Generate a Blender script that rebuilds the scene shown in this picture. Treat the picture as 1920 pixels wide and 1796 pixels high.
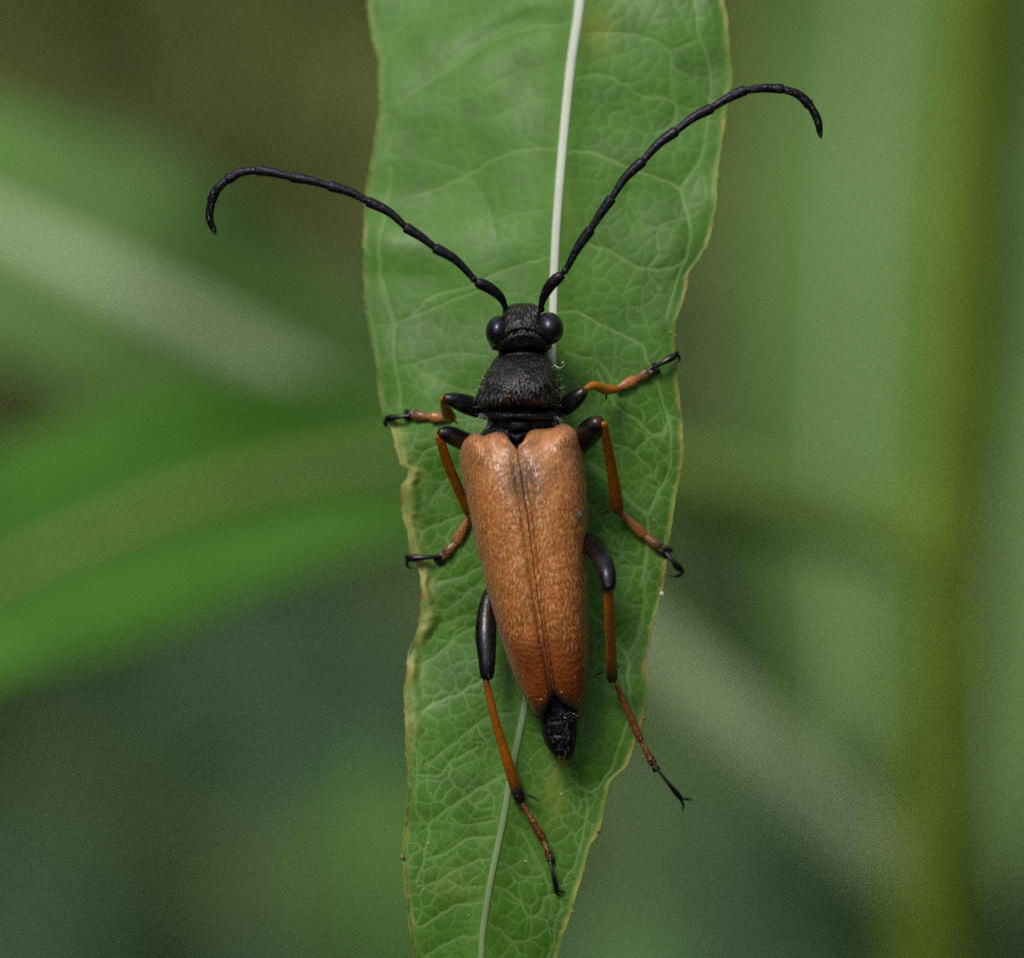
import bpy, math, random
import numpy as np
from mathutils import Vector, Matrix, Euler

# ------------------------------------------------------------------ scene
# 1 Blender unit = 1 cm
sc = bpy.context.scene
for o in list(bpy.data.objects):
    bpy.data.objects.remove(o)
COL = sc.collection
sc.unit_settings.system = 'METRIC'
sc.unit_settings.scale_length = 0.01
rng = np.random.default_rng(7)
random.seed(7)
R = math.radians

PITCH = R(35.0)          # the camera looks down by this much
DIST = 25.0              # camera to leaf
HEIGHT = 45.0            # leaf above the ground
S = 1920 / 3.6           # photo pixels per cm at the leaf
ORIGIN = np.array([0.0, 0.0, HEIGHT])
ROT = Euler((R(90) - PITCH, 0, 0)).to_matrix()
M = np.array(ROT)        # picture frame (right, up, toward the camera) -> world


def W(v):
    return np.asarray(v, float) @ M.T + ORIGIN


def P(px, py, z=0.0):
    """photo pixel + height above the leaf plane (cm) -> picture frame point"""
    px = np.asarray(px, float); py = np.asarray(py, float); z = np.asarray(z, float)
    f = (DIST - z) / DIST
    return np.stack(np.broadcast_arrays((px - 960) / S * f, (898 - py) / S * f, z), -1)


cam_d = bpy.data.cameras.new('camera')
cam = bpy.data.objects.new('camera', cam_d)
COL.objects.link(cam)
cam.location = W([0, 0, DIST])
cam.rotation_euler = (R(90) - PITCH, 0, 0)
cam_d.sensor_fit = 'HORIZONTAL'
cam_d.sensor_width = 36.0
cam_d.lens = 250.0
cam_d.clip_start = 0.5
cam_d.clip_end = 8000
cam_d.dof.use_dof = True
cam_d.dof.focus_distance = DIST - 0.21
cam_d.dof.aperture_fstop = 0.25 / 0.75      # 7.5 mm entrance pupil
sc.camera = cam

# light: bright overcast, sun direction given in the picture frame
sun_dir = Vector(M @ np.array([-0.30, 0.66, 0.68])).normalized()
elev = math.asin(sun_dir.z)
azim = math.atan2(sun_dir.x, sun_dir.y)
world = bpy.data.worlds.new('World')
sc.world = world
world.use_nodes = True
nt = world.node_tree
bg = nt.nodes['Background']
sky = nt.nodes.new('ShaderNodeTexSky')
sky.sky_type = 'NISHITA'
sky.sun_disc = False
sky.sun_elevation = elev
sky.sun_rotation = azim
sky.air_density = 1.0
sky.dust_density = 3.0
hsv = nt.nodes.new('ShaderNodeHueSaturation')      # cloud veil: a paler sky
hsv.inputs['Saturation'].default_value = 0.35
nt.links.new(sky.outputs[0], hsv.inputs['Color'])
nt.links.new(hsv.outputs[0], bg.inputs['Color'])
bg.inputs['Strength'].default_value = 0.088
sun_d = bpy.data.lights.new('sun', 'SUN')
sun_d.energy = 1.5
sun_d.angle = R(18)
sun_d.color = (1.0, 0.95, 0.88)
sun = bpy.data.objects.new('sun', sun_d)
COL.objects.link(sun)
sun.rotation_euler = sun_dir.to_track_quat('Z', 'Y').to_euler()
sun.location = W([-5, 20, 30])

sc.view_settings.view_transform = 'Standard'
sc.view_settings.look = 'None'
sc.view_settings.exposure = 0.68
sc.view_settings.gamma = 1.0
sc.view_settings.use_curve_mapping = False
sc.render.engine = 'CYCLES'
sc.cycles.use_denoising = False
sc.cycles.max_bounces = 8

# ------------------------------------------------------------------ materials


def material(name, color=(0.5, 0.5, 0.5), rough=0.5, attr=None, spec=0.5, noise=None,
             bump=None, translucent=0.0, subsurface=0.0, coat=0.0, sheen=0.0, sss_rad=(0.05, 0.02, 0.01), tint=None,
             vor=None, rough_noise=None):
    m = bpy.data.materials.new(name)
    m.use_nodes = True
    n = m.node_tree.nodes; l = m.node_tree.links
    b = n['Principled BSDF']
    out = n['Material Output']
    b.inputs['Roughness'].default_value = rough
    b.inputs['Specular IOR Level'].default_value = spec
    if tint:
        b.inputs['Specular Tint'].default_value = (*tint, 1)
    if coat:
        b.inputs['Coat Weight'].default_value = coat
        b.inputs['Coat Roughness'].default_value = 0.12
    if sheen:
        b.inputs['Sheen Weight'].default_value = sheen
        b.inputs['Sheen Roughness'].default_value = 0.4
    tc = n.new('ShaderNodeTexCoord')
    if attr:
        a = n.new('ShaderNodeAttribute'); a.attribute_name = attr
        col = a.outputs['Color']
    else:
        a = n.new('ShaderNodeRGB'); a.outputs[0].default_value = (*color, 1)
        col = a.outputs[0]
    if noise:                       # (scale, amount, detail)
        t = n.new('ShaderNodeTexNoise'); t.inputs['Scale'].default_value = noise[0]
        t.inputs['Detail'].default_value = noise[2] if len(noise) > 2 else 4
        l.new(tc.outputs['Object'], t.inputs['Vector'])
        mr = n.new('ShaderNodeMapRange')
        mr.inputs['From Min'].default_value = 0.3; mr.inputs['From Max'].default_value = 0.7
        mr.inputs['To Min'].default_value = 1 - noise[1]; mr.inputs['To Max'].default_value = 1 + noise[1]
        l.new(t.outputs['Fac'], mr.inputs['Value'])
        mx = n.new('ShaderNodeVectorMath'); mx.operation = 'SCALE'
        l.new(col, mx.inputs[0]); l.new(mr.outputs[0], mx.inputs['Scale'])
        col = mx.outputs[0]
    l.new(col, b.inputs['Base Color'])
    if rough_noise:
        t = n.new('ShaderNodeTexNoise'); t.inputs['Scale'].default_value = rough_noise[0]
        l.new(tc.outputs['Object'], t.inputs['Vector'])
        mr = n.new('ShaderNodeMapRange')
        mr.inputs['From Min'].default_value = 0.3; mr.inputs['From Max'].default_value = 0.7
        mr.inputs['To Min'].default_value = rough - rough_noise[1]
        mr.inputs['To Max'].default_value = rough + rough_noise[1]
        l.new(t.outputs['Fac'], mr.inputs['Value'])
        l.new(mr.outputs[0], b.inputs['Roughness'])
    h = None
    if bump:                        # (scale, strength, distance)
        t = n.new('ShaderNodeTexNoise'); t.inputs['Scale'].default_value = bump[0]
        t.inputs['Detail'].default_value = 5
        l.new(tc.outputs['Object'], t.inputs['Vector'])
        h = t.outputs['Fac']
    if vor:
        t = n.new('ShaderNodeTexVoronoi'); t.inputs['Scale'].default_value = vor[0]
        l.new(tc.outputs['Object'], t.inputs['Vector'])
        bump = vor
        h = t.outputs['Distance']
    if h is not None:
        bp = n.new('ShaderNodeBump')
        bp.inputs['Strength'].default_value = bump[1]
        bp.inputs['Distance'].default_value = bump[2]
        l.new(h, bp.inputs['Height'])
        l.new(bp.outputs[0], b.inputs['Normal'])
    if subsurface:
        b.inputs['Subsurface Weight'].default_value = subsurface
        b.inputs['Subsurface Radius'].default_value = sss_rad
        b.inputs['Subsurface Scale'].default_value = 1.0
    if translucent:
        tr = n.new('ShaderNodeBsdfTranslucent')
        l.new(col, tr.inputs['Color'])
        mix = n.new('ShaderNodeMixShader'); mix.inputs[0].default_value = translucent
        l.new(b.outputs[0], mix.inputs[1]); l.new(tr.outputs[0], mix.inputs[2])
        l.new(mix.outputs[0], out.inputs['Surface'])
    return m


MAT = {
    'leaf': material('leaf_blade', attr='col', rough=0.48, spec=0.28, noise=(9, 0.12, 6), bump=(80, 0.10, 0.004),
                     translucent=0.18, rough_noise=(5, 0.08)),
    'midrib': material('midrib', attr='col', rough=0.6, spec=0.25, noise=(14, 0.06), bump=(60, 0.12, 0.004), subsurface=0.1),
    'bgleaf': material('background_leaf', attr='col', rough=0.6, spec=0.15, noise=(3, 0.12), translucent=0.25),
    'stem': material('stem', color=(0.26, 0.38, 0.05), rough=0.6, spec=0.2, noise=(3, 0.2)),
    'gland': material('gland', color=(0.22, 0.12, 0.06), rough=0.5),
    'black': material('black_chitin', color=(0.005, 0.0045, 0.0055), rough=0.40, spec=0.32,
                      bump=(75, 0.5, 0.006), rough_noise=(30, 0.1), tint=(.82, .74, 1)),
    'body': material('sculptured_chitin', color=(0.007, 0.006, 0.0065), rough=0.42, spec=0.40,
                     vor=(110, 0.55, 0.006), tint=(.85, .78, 1)),
    'eye': material('eye', color=(0.006, 0.005, 0.008), rough=0.36, spec=0.8, vor=(120, 0.18, 0.003), coat=0.1, tint=(.78, .68, 1)),
    'elytron': material('elytron', attr='col', rough=0.42, spec=0.7, noise=(22, 0.10, 6), vor=(60, 0.45, 0.006),
                        subsurface=0.15, sss_rad=(0.03, 0.012, 0.004), sheen=0.06),
    'limb': material('limb', attr='col', rough=0.30, spec=0.45, noise=(30, 0.12), bump=(80, 0.25, 0.004),
                     subsurface=0.25, sss_rad=(0.03, 0.01, 0.003)),
    'goldhair': material('golden_hair', color=(0.62, 0.31, 0.105), rough=0.34, spec=0.7),
    'greyhair': material('grey_hair', color=(0.15, 0.133, 0.125), rough=0.32, spec=0.5),
    'whitehair': material('white_hair', color=(0.60, 0.58, 0.52), rough=0.35, spec=0.6),
    'amberhair': material('amber_hair', color=(0.30, 0.15, 0.03), rough=0.35, spec=0.6),
    'wing': material('wing_membrane', color=(0.035, 0.033, 0.04), rough=0.22, spec=0.7, bump=(40, 0.4, 0.01)),
    'speck': material('dust', color=(0.55, 0.55, 0.52), rough=0.7),
    'orange': material('orange_speck', color=(0.35, 0.06, 0.012), rough=0.6),
    'grey': material('grey_speck', color=(0.05, 0.05, 0.065), rough=0.6),
}

# ------------------------------------------------------------------ mesh helpers
BASE = {}


def px_(r): return r / S



def root(name, label, cat, base_frame=None, base_world=None, group=None):
    o = bpy.data.objects.new(name, None)
    COL.objects.link(o)
    o.empty_display_size = 0.3
    b = W(base_frame) if base_world is None else np.array(base_world, float)
    o.location = b
    o['label'] = label
    o['category'] = cat
    if group:
        o['group'] = group
    BASE[o.name] = b
    return o


def mk(name, v, f, mat, parent=None, col=None, smooth=True, label=None, kind=None, world_coords=False):
    """v: points in the picture frame (or the world)"""
    v = np.asarray(v, float).reshape(-1, 3)
    if not world_coords:
        v = W(v)
    base = np.zeros(3)
    if parent is not None:
        base = BASE[parent.name]
    v = v - base
    me = bpy.data.meshes.new(name)
    if isinstance(f, np.ndarray):
        k = f.shape[1]
        me.vertices.add(len(v)); me.vertices.foreach_set('co', v.ravel())
        me.loops.add(f.size); me.loops.foreach_set('vertex_index', f.ravel().astype(np.int32))
        me.polygons.add(len(f))
        me.polygons.foreach_set('loop_start', np.arange(0, f.size, k, dtype=np.int32))
        me.polygons.foreach_set('loop_total', np.full(len(f), k, dtype=np.int32))
        me.update(calc_edges=True)
    else:
        me.from_pydata(v.tolist(), [], [list(map(int, q)) for q in f])
    me.polygons.foreach_set('use_smooth', np.full(len(me.polygons), smooth))
    if col is not None:
        col = np.asarray(col, float)
        if col.ndim == 1:
            col = np.tile(col, (len(v), 1))
        a = me.attributes.new('col', 'FLOAT_COLOR', 'POINT')
        a.data.foreach_set('color', np.concatenate([col, np.ones((len(v), 1))], 1).ravel())
    me.materials.append(MAT[mat] if isinstance(mat, str) else mat)
    me.update()
    o = bpy.data.objects.new(name, me)
    COL.objects.link(o)
    if parent is not None:
        o.parent = parent
    BASE[o.name] = base
    if label:
        o['label'] = label
    if kind:
        o['kind'] = kind
    return o


def grid_faces(nr, nc, wrap=False, flip=False):
    r = np.arange(nr - 1)[:, None]
    c = np.arange(nc if wrap else nc - 1)[None, :]
    c2 = (c + 1) % nc
    a = r * nc + c; b = r * nc + c2; d = (r + 1) * nc + c; e = (r + 1) * nc + c2
    q = np.stack(np.broadcast_arrays(a, b, e, d), -1).reshape(-1, 4)
    return q[:, ::-1].copy() if flip else q


def crom(pts, n):
    """Catmull-Rom through pts, n samples evenly along the chord length"""
    p = np.asarray(pts, float)
    if p.ndim == 1:
        p = p[:, None]
    if len(p) == 2:
        t = np.linspace(0, 1, n)[:, None]
        return p[0] * (1 - t) + p[1] * t
    d = np.linalg.norm(np.diff(p[:, :3], axis=0), axis=1)
    k = np.concatenate([[0], np.cumsum(np.maximum(d, 1e-9))])
    t = np.linspace(0, k[-1], n)
    m = np.empty_like(p)
    m[1:-1] = (p[2:] - p[:-2]) / (k[2:] - k[:-2])[:, None]
    m[0] = (p[1] - p[0]) / (k[1] - k[0]); m[-1] = (p[-1] - p[-2]) / (k[-1] - k[-2])
    i = np.clip(np.searchsorted(k, t, side='right') - 1, 0, len(p) - 2)
    h = (k[i + 1] - k[i])[:, None]; u = ((t - k[i])[:, None]) / h
    return ((2 * u**3 - 3 * u**2 + 1) * p[i] + (u**3 - 2 * u**2 + u) * h * m[i]
            + (-2 * u**3 + 3 * u**2) * p[i + 1] + (u**3 - u**2) * h * m[i + 1])


def interp(x, xs, ys):
    """smooth (monotone cubic) interpolation; ys may have columns"""
    xs = np.asarray(xs, float); ys = np.asarray(ys, float)
    x = np.clip(np.asarray(x, float), xs[0], xs[-1])
    one = ys.ndim == 1
    if one:
        ys = ys[:, None]
    h = np.diff(xs); d = np.diff(ys, axis=0) / h[:, None]
    m = np.zeros_like(ys)
    m[0] = d[0]; m[-1] = d[-1]
    a, b = d[:-1], d[1:]
    with np.errstate(divide='ignore', invalid='ignore'):
        hm = 2 * a * b / (a + b)
    m[1:-1] = np.where(a * b > 0, hm, 0)
    i = np.clip(np.searchsorted(xs, x, side='right') - 1, 0, len(xs) - 2)
    u = ((x - xs[i]) / h[i])[..., None]; hh = h[i][..., None]
    r = ((2 * u**3 - 3 * u**2 + 1) * ys[i] + (u**3 - 2 * u**2 + u) * hh * m[i]
         + (-2 * u**3 + 3 * u**2) * ys[i + 1] + (u**3 - u**2) * hh * m[i + 1])
    return r[..., 0] if one else r


def frames(c):
    t = np.gradient(c, axis=0)
    t /= np.maximum(np.linalg.norm(t, axis=1, keepdims=True), 1e-12)
    ref = np.array([0, 0, 1.0])
    if abs(t[0] @ ref) > 0.97:
        ref = np.array([0, 1.0, 0])
    n = np.empty_like(c)
    v = ref - t[0] * (ref @ t[0]); n[0] = v / np.linalg.norm(v)
    for i in range(1, len(c)):
        v = n[i - 1] - t[i] * (n[i - 1] @ t[i]); n[i] = v / max(np.linalg.norm(v), 1e-12)
    return t, n, np.cross(t, n)


def tube(pts, rad, n=24, seg=14, flat=1.0, round_ends=True, lump=None):
    """swept tube; rad: list of (position 0..1, radius in cm); flat: thickness along the frame normal"""
    c = crom(pts, n)
    q = np.linspace(0, 1, n)
    ra = np.asarray(rad, float)
    r = interp(q, ra[:, 0], ra[:, 1])
    t, nn, bb = frames(c)
    a = np.linspace(0, 2 * np.pi, seg, endpoint=False)
    rings = (c[:, None] + (np.cos(a)[None, :, None] * nn[:, None] * flat + np.sin(a)[None, :, None] * bb[:, None])
             * r[:, None, None])
    v = rings.reshape(-1, 3)
    f = [tuple(x) for x in grid_faces(n, seg, wrap=True)]
    e = 0.45 if round_ends else 0.0
    v = np.concatenate([v, [c[0] - t[0] * r[0] * e], [c[-1] + t[-1] * r[-1] * e]])
    i0, i1 = n * seg, n * seg + 1
    for k in range(seg):
        f.append((i0, (k + 1) % seg, k))
        f.append((i1, (n - 1) * seg + k, (n - 1) * seg + (k + 1) % seg))
    qv = np.concatenate([np.repeat(q, seg), [0, 1]])
    return v, f, qv


def join(parts):
    vs, fs, qs, off = [], [], [], 0
    for p in parts:
        v, f = p[0], p[1]
        vs.append(v); fs += [tuple(i + off for i in q) for q in f]; off += len(v)
        if len(p) > 2:
            qs.append(p[2])
    return np.concatenate(vs), fs, (np.concatenate(qs) if qs else None)


def ellipsoid(c, rx, ry, rz, nu=20, nv=14):
    th = np.linspace(0, np.pi, nv)
    ph = np.linspace(0, 2 * np.pi, nu, endpoint=False)
    v = np.stack([np.sin(th)[:, None] * np.cos(ph), np.sin(th)[:, None] * np.sin(ph),
                  np.repeat(np.cos(th)[:, None], nu, 1)], -1) * np.array([rx, ry, rz]) + np.asarray(c)
    return v.reshape(-1, 3), [tuple(x) for x in grid_faces(nv, nu, wrap=True, flip=True)]


def hairs(pos, nor, dirs, length, width, lift, curl=0.35):
    """thin tapered hairs, five points each, as one mesh"""
    k = len(pos)
    length = np.broadcast_to(length, (k,))[:, None]; width = np.broadcast_to(width, (k,))[:, None]
    lift = np.broadcast_to(lift, (k,))[:, None]
    d = dirs - nor * np.sum(dirs * nor, 1, keepdims=True)
    d /= np.maximum(np.linalg.norm(d, axis=1, keepdims=True), 1e-9)
    side = np.cross(d, nor)
    p0 = pos - nor * 0.002
    p1 = pos + d * length * 0.5 + nor * lift * length * (0.5 + curl * 0.3)
    p2 = pos + d * length + nor * lift * length * (1 - curl)
    v = np.stack([p0 - side * width * .5, p0 + side * width * .5, p1 - side * width * .42, p1 + side * width * .42, p2], 1)
    i = np.arange(k)[:, None] * 5
    f = np.concatenate([i + [0, 1, 3], i + [0, 3, 2], i + [2, 3, 4]])
    return v.reshape(-1, 3), f.astype(np.int32)


def lin(r, g, b):
    c = np.array([r, g, b]) / 255.0
    return np.where(c <= 0.04045, c / 12.92, ((c + 0.055) / 1.055) ** 2.4)


def vnoise(x, y, seed=0):
    """smooth value noise in the plane, -1..1"""
    g = np.random.default_rng(seed).uniform(-1, 1, (64, 64))
    xi = np.floor(x).astype(int); yi = np.floor(y).astype(int)
    fx = x - xi; fy = y - yi
    fx = fx * fx * (3 - 2 * fx); fy = fy * fy * (3 - 2 * fy)
    a = g[xi % 64, yi % 64]; b = g[(xi + 1) % 64, yi % 64]
    c = g[xi % 64, (yi + 1) % 64]; d = g[(xi + 1) % 64, (yi + 1) % 64]
    return (a * (1 - fx) + b * fx) * (1 - fy) + (c * (1 - fx) + d * fx) * fy


def sstep(a, b, x):
    t = np.clip((x - a) / (b - a), 0, 1)
    return t * t * (3 - 2 * t)


# ------------------------------------------------------------------ ground
def make_ground():
    m = bpy.data.materials.new('ground_soil_and_moss'); m.use_nodes = True
    n = m.node_tree.nodes; l = m.node_tree.links
    b = n['Principled BSDF']; b.inputs['Roughness'].default_value = 0.9
    tc = n.new('ShaderNodeTexCoord')
    # dry olive litter farther back, mossy dark green nearer, broken up by noise
    sx = n.new('ShaderNodeSeparateXYZ'); l.new(tc.outputs['Object'], sx.inputs[0])
    mr = n.new('ShaderNodeMapRange'); mr.inputs['From Min'].default_value = 56; mr.inputs['From Max'].default_value = 72
    l.new(sx.outputs['Y'], mr.inputs['Value'])
    t1 = n.new('ShaderNodeTexNoise'); t1.inputs['Scale'].default_value = 0.17; t1.inputs['Detail'].default_value = 5
    l.new(tc.outputs['Object'], t1.inputs['Vector'])
    m2 = n.new('ShaderNodeMapRange'); m2.inputs['From Min'].default_value = .35; m2.inputs['From Max'].default_value = .65
    m2.inputs['To Min'].default_value = -.55; m2.inputs['To Max'].default_value = .55
    l.new(t1.outputs['Fac'], m2.inputs['Value'])
    ad = n.new('ShaderNodeMath'); ad.operation = 'ADD'
    l.new(mr.outputs[0], ad.inputs[0]); l.new(m2.outputs[0], ad.inputs[1])
    cr = n.new('ShaderNodeValToRGB')
    e = cr.color_ramp.elements
    e[0].position = 0.0; e[0].color = (0.045, 0.112, 0.048, 1)
    e[1].position = 1.0; e[1].color = (0.100, 0.112, 0.018, 1)
    x = e.new(0.5); x.color = (0.075, 0.118, 0.030, 1)
    l.new(ad.outputs[0], cr.inputs[0]); l.new(cr.outputs[0], b.inputs['Base Color'])
    t2 = n.new('ShaderNodeTexNoise'); t2.inputs['Scale'].default_value = 1.6; t2.inputs['Detail'].default_value = 8
    l.new(tc.outputs['Object'], t2.inputs['Vector'])
    bp = n.new('ShaderNodeBump'); bp.inputs['Distance'].default_value = 0.6
    l.new(t2.outputs['Fac'], bp.inputs['Height']); l.new(bp.outputs[0], b.inputs['Normal'])
    # fine near the plants, coarse to the horizon
    a = np.concatenate([[-6000, -2500, -900, -400], np.linspace(-220, 220, 56), [400, 900, 2500, 6000]])
    X, Y = np.meshgrid(a, a + 60, indexing='ij')
    Z = (vnoise(X / 17, Y / 17, 3) * 1.6 + vnoise(X / 6, Y / 6, 4) * 0.5) * (np.hypot(X, Y - 60) < 230)
    v = np.stack([X, Y, Z], -1).reshape(-1, 3)
    o = mk('ground', v, grid_faces(len(a), len(a), flip=True), m, world_coords=True)
    o['kind'] = 'structure'
    o['label'] = 'dark olive soil and moss far below the leaves, out of focus'
    o['category'] = 'ground'
    # low grass on it
    k = 9000
    x = rng.uniform(-60, 60, k); y = rng.uniform(15, 140, k)
    keep = vnoise(x / 14 + 9, y / 14 + 5, 8) + rng.uniform(-.35, .35, k) > 0.0
    x = x[keep]; y = y[keep]; k = len(x)
    z = vnoise(x / 17, y / 17, 3) * 1.6 + vnoise(x / 6, y / 6, 4) * 0.5
    an = rng.uniform(0, 2 * np.pi, k); ln = rng.uniform(3, 9, k); wd = rng.uniform(.18, .4, k)
    lean = rng.uniform(.2, .8, k)
    d = np.stack([np.cos(an), np.sin(an), np.zeros(k)], 1); sd = np.stack([-np.sin(an), np.cos(an), np.zeros(k)], 1)
    p0 = np.stack([x, y, z - .3], 1)
    p1 = p0 + d * (ln * lean * .35)[:, None] + np.array([0, 0, 1.0]) * (ln * .6)[:, None]
    p2 = p0 + d * (ln * lean)[:, None] + np.array([0, 0, 1.0]) * (ln * .95)[:, None]
    w = wd[:, None] * sd
    v = np.stack([p0 - w, p0 + w, p1 - w * .8, p1 + w * .8, p2], 1).reshape(-1, 3)
    i = np.arange(k)[:, None] * 5
    f = np.concatenate([i + [0, 1, 3], i + [0, 3, 2], i + [2, 3, 4]]).astype(np.int32)
    cc = np.repeat(np.array([0.05, 0.085, 0.028]) * rng.uniform(.6, 1.2, (k, 1)) *
                   np.array([1, 1, 1]), 5, 0)
    g = mk('grass', v, f, 'bgleaf', col=cc, world_coords=True, smooth=False)
    g['kind'] = 'stuff'; g['label'] = 'short dark grass on the ground, blurred by distance'; g['category'] = 'grass'

    # the meadow goes on around the spot: tall blades at the sides and behind the photographer
    k = 5200
    an = rng.uniform(0, 2 * np.pi, k); rr = rng.uniform(48, 130, k) ** 1.0
    x = rr * np.sin(an); y = -6 + rr * np.cos(an)
    keep = (np.abs((an + np.pi) % (2 * np.pi) - np.pi) > R(34))
    x, y, k = x[keep], y[keep], int(keep.sum())
    an = rng.uniform(0, 2 * np.pi, k); ln = rng.uniform(45, 105, k); wd = rng.uniform(.7, 1.7, k); lean = rng.uniform(.05, .35, k)
    d = np.stack([np.cos(an), np.sin(an), np.zeros(k)], 1); sd = np.stack([-np.sin(an), np.cos(an), np.zeros(k)], 1)
    z = np.full(k, -1.5); zz = np.array([0, 0, 1.0])
    p0 = np.stack([x, y, z], 1)
    p1 = p0 + d * (ln * lean * .3)[:, None] + zz * (ln * .55)[:, None]
    p2 = p0 + d * (ln * lean)[:, None] + zz * (ln * .97)[:, None]
    w = wd[:, None] * sd
    v = np.stack([p0 - w, p0 + w, p1 - w * .9, p1 + w * .9, p2], 1).reshape(-1, 3)
    i = np.arange(k)[:, None] * 5
    f = np.concatenate([i + [0, 1, 3], i + [0, 3, 2], i + [2, 3, 4]]).astype(np.int32)
    cc = np.repeat(np.array([0.050, 0.090, 0.020]) * rng.uniform(.6, 1.3, (k, 1)), 5, 0)
    g = mk('tall_grass', v, f, 'bgleaf', col=cc, world_coords=True, smooth=False)
    g['kind'] = 'stuff'; g['label'] = 'tall green meadow grass around the plants'; g['category'] = 'grass'


make_ground()

# ------------------------------------------------------------------ plants
UP = M.T @ np.array([0, 0, 1.0])          # world up in the picture frame


class Stem:
    def __init__(self, px, py, z, lean=(0.0, 0.0)):
        self.p = P(px, py, z)
        self.d = UP + np.array([lean[0], lean[1], 0])

    def at(self, py):
        """stem point seen at picture row py"""
        a, b = -200.0, 200.0
        lo, hi = -30.0, 20.0
        for _ in range(60):
            mid = (lo + hi) / 2
            q = self.p + self.d * mid
            row = 898 - q[1] * S * DIST / (DIST - q[2])
            if row > py:
                lo = mid
            else:
                hi = mid
        return self.p + self.d * lo

    def foot(self):
        t = -(W(self.p)[2]) / (M @ self.d)[2]
        return self.p + self.d * t


def bg_leaf(parent, path, hw, colr, rib, rib_w, tilt=(0.0, 0.0, 1.0), fold=0.25, n=60, wav=0.03, label=None):
    """lanceolate leaf: path = picture-frame points, hw = [(0..1, half width cm)], folded along the midrib"""
    c = crom(path, n)
    q = np.linspace(0, 1, n)
    h = interp(q, [a for a, _ in hw], [b for _, b in hw])
    t = np.gradient(c, axis=0); t /= np.linalg.norm(t, axis=1, keepdims=True)
    up = np.array(tilt, float); up /= np.linalg.norm(up)
    side = np.cross(t, up); side /= np.linalg.norm(side, axis=1, keepdims=True)
    nor = np.cross(side, t)
    u = np.linspace(-1, 1, 17)
    ph = rng.uniform(0, 9)
    wave = np.sin(q * 23 + ph)[:, None] * np.abs(u)[None] ** 3 * wav * 4
    v = (c[:, None] + side[:, None] * (u[None, :, None] * h[:, None, None])
         + nor[:, None] * ((np.abs(u)[None] * fold * h[:, None] + wave * h[:, None])[..., None]))
    top = v; bot = v - nor[:, None] * 0.03
    nc = len(u)
    verts = np.concatenate([top.reshape(-1, 3), bot.reshape(-1, 3)])
    f1 = grid_faces(n, nc); f2 = grid_faces(n, nc, flip=True) + n * nc
    rim = []
    idx = np.arange(n * nc).reshape(n, nc)
    loop = np.concatenate([idx[0, :], idx[1:, -1], idx[-1, -2::-1], idx[-2:0:-1, 0]])
    l2 = np.roll(loop, -1)
    rim = np.stack([loop, loop + n * nc, l2 + n * nc, l2], 1)
    cc = np.array(colr)[None, None] * (1 + 0.18 * vnoise(q * 9 + ph, q * 0 + ph, 5)[:, None, None]
                                       + 0.10 * np.sin(np.abs(u) * 3)[None, :, None])
    cc = np.broadcast_to(cc, (n, nc, 3)).reshape(-1, 3)
    lf = mk('leaf', verts, np.concatenate([f1, f2, rim]).astype(np.int32), 'bgleaf', parent,
            col=np.concatenate([cc, cc]), label=label)
    rr = [(0, rib_w * 1.2), (.35, rib_w), (0.6, rib_w * .68), (1, rib_w * .25)]
    vv, ff, qq = tube(c + nor * 0.01, rr, n=n, seg=10, flat=0.7)
    mk('midrib', vv, ff, 'midrib', lf, col=np.array(rib))
    return lf


def stem_mesh(parent, stem, rad, top, name='stem'):
    a = stem.foot(); b = stem.p + stem.d * top
    k = np.linspace(0, 1, 24)[:, None]
    pts = a * (1 - k) + b * k
    pts = pts + np.stack([np.sin(k[:, 0] * 9) * .05, k[:, 0] * 0, np.cos(k[:, 0] * 7) * .05], 1) * (k > 0)
    v, f, q = tube(pts, [(0, rad * 1.25), (.5, rad), (1, rad * .8)], n=70, seg=14)
    return mk(name, v, f, 'stem', parent)


# --- host plant: its stem rises just outside the picture, its drooping leaf carries the beetle
st0 = Stem(2180, 898, -5.0)
host = root('leafy_plant', 'plant whose drooping green leaf with white midrib carries the beetle', 'plant',
            base_frame=st0.foot())
stem_mesh(host, st0, 0.15, 6.0)
# --- olive stem behind on the right with two long arching leaves
st = Stem(1782, 898, -16.0)
arch = root('leafy_plant', 'plant with thick olive stem and two long arching leaves, blurred behind the beetle leaf', 'plant',
            base_frame=st.foot())
stem_mesh(arch, st, 0.31, 10.0)

GREEN_A = lin(86, 120, 60); RIB_A = lin(158, 176, 136)
GREEN_B = lin(74, 122, 42); RIB_B = lin(116, 140, 72)
bg_leaf(arch, [st.at(1700), P(1520, 1500, -17.4), P(1230, 1235, -17.0), P(880, 955, -16.4), P(530, 712, -15.8),
               P(180, 520, -15.4), P(-250, 320, -16.4), P(-700, 160, -17.8)],
        [(0, 0.26), (.15, 0.29), (.3, 0.330), (.42, 0.531), (.55, 0.732), (.7, 0.779), (.9, 0.472), (1, 0.035)],
        GREEN_A, RIB_A, 0.175, tilt=(0.15, .35, 1), fold=.15)
bg_leaf(arch, [st.at(1040), P(1560, 975, -15.9), P(1300, 905, -15.2), P(1000, 870, -14.2), P(700, 885, -12.8),
               P(350, 950, -11.6), P(0, 1090, -10.8), P(-300, 1240, -10.1), P(-650, 1430, -10.5)],
        [(0, 0.17), (.15, 0.25), (.3, 0.34), (.45, 0.496), (.6, 0.614), (.75, 0.661), (.92, 0.413), (1, 0.035)],
        GREEN_B, RIB_B, 0.155, tilt=(-.1, .30, 1), fold=.2)

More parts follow.
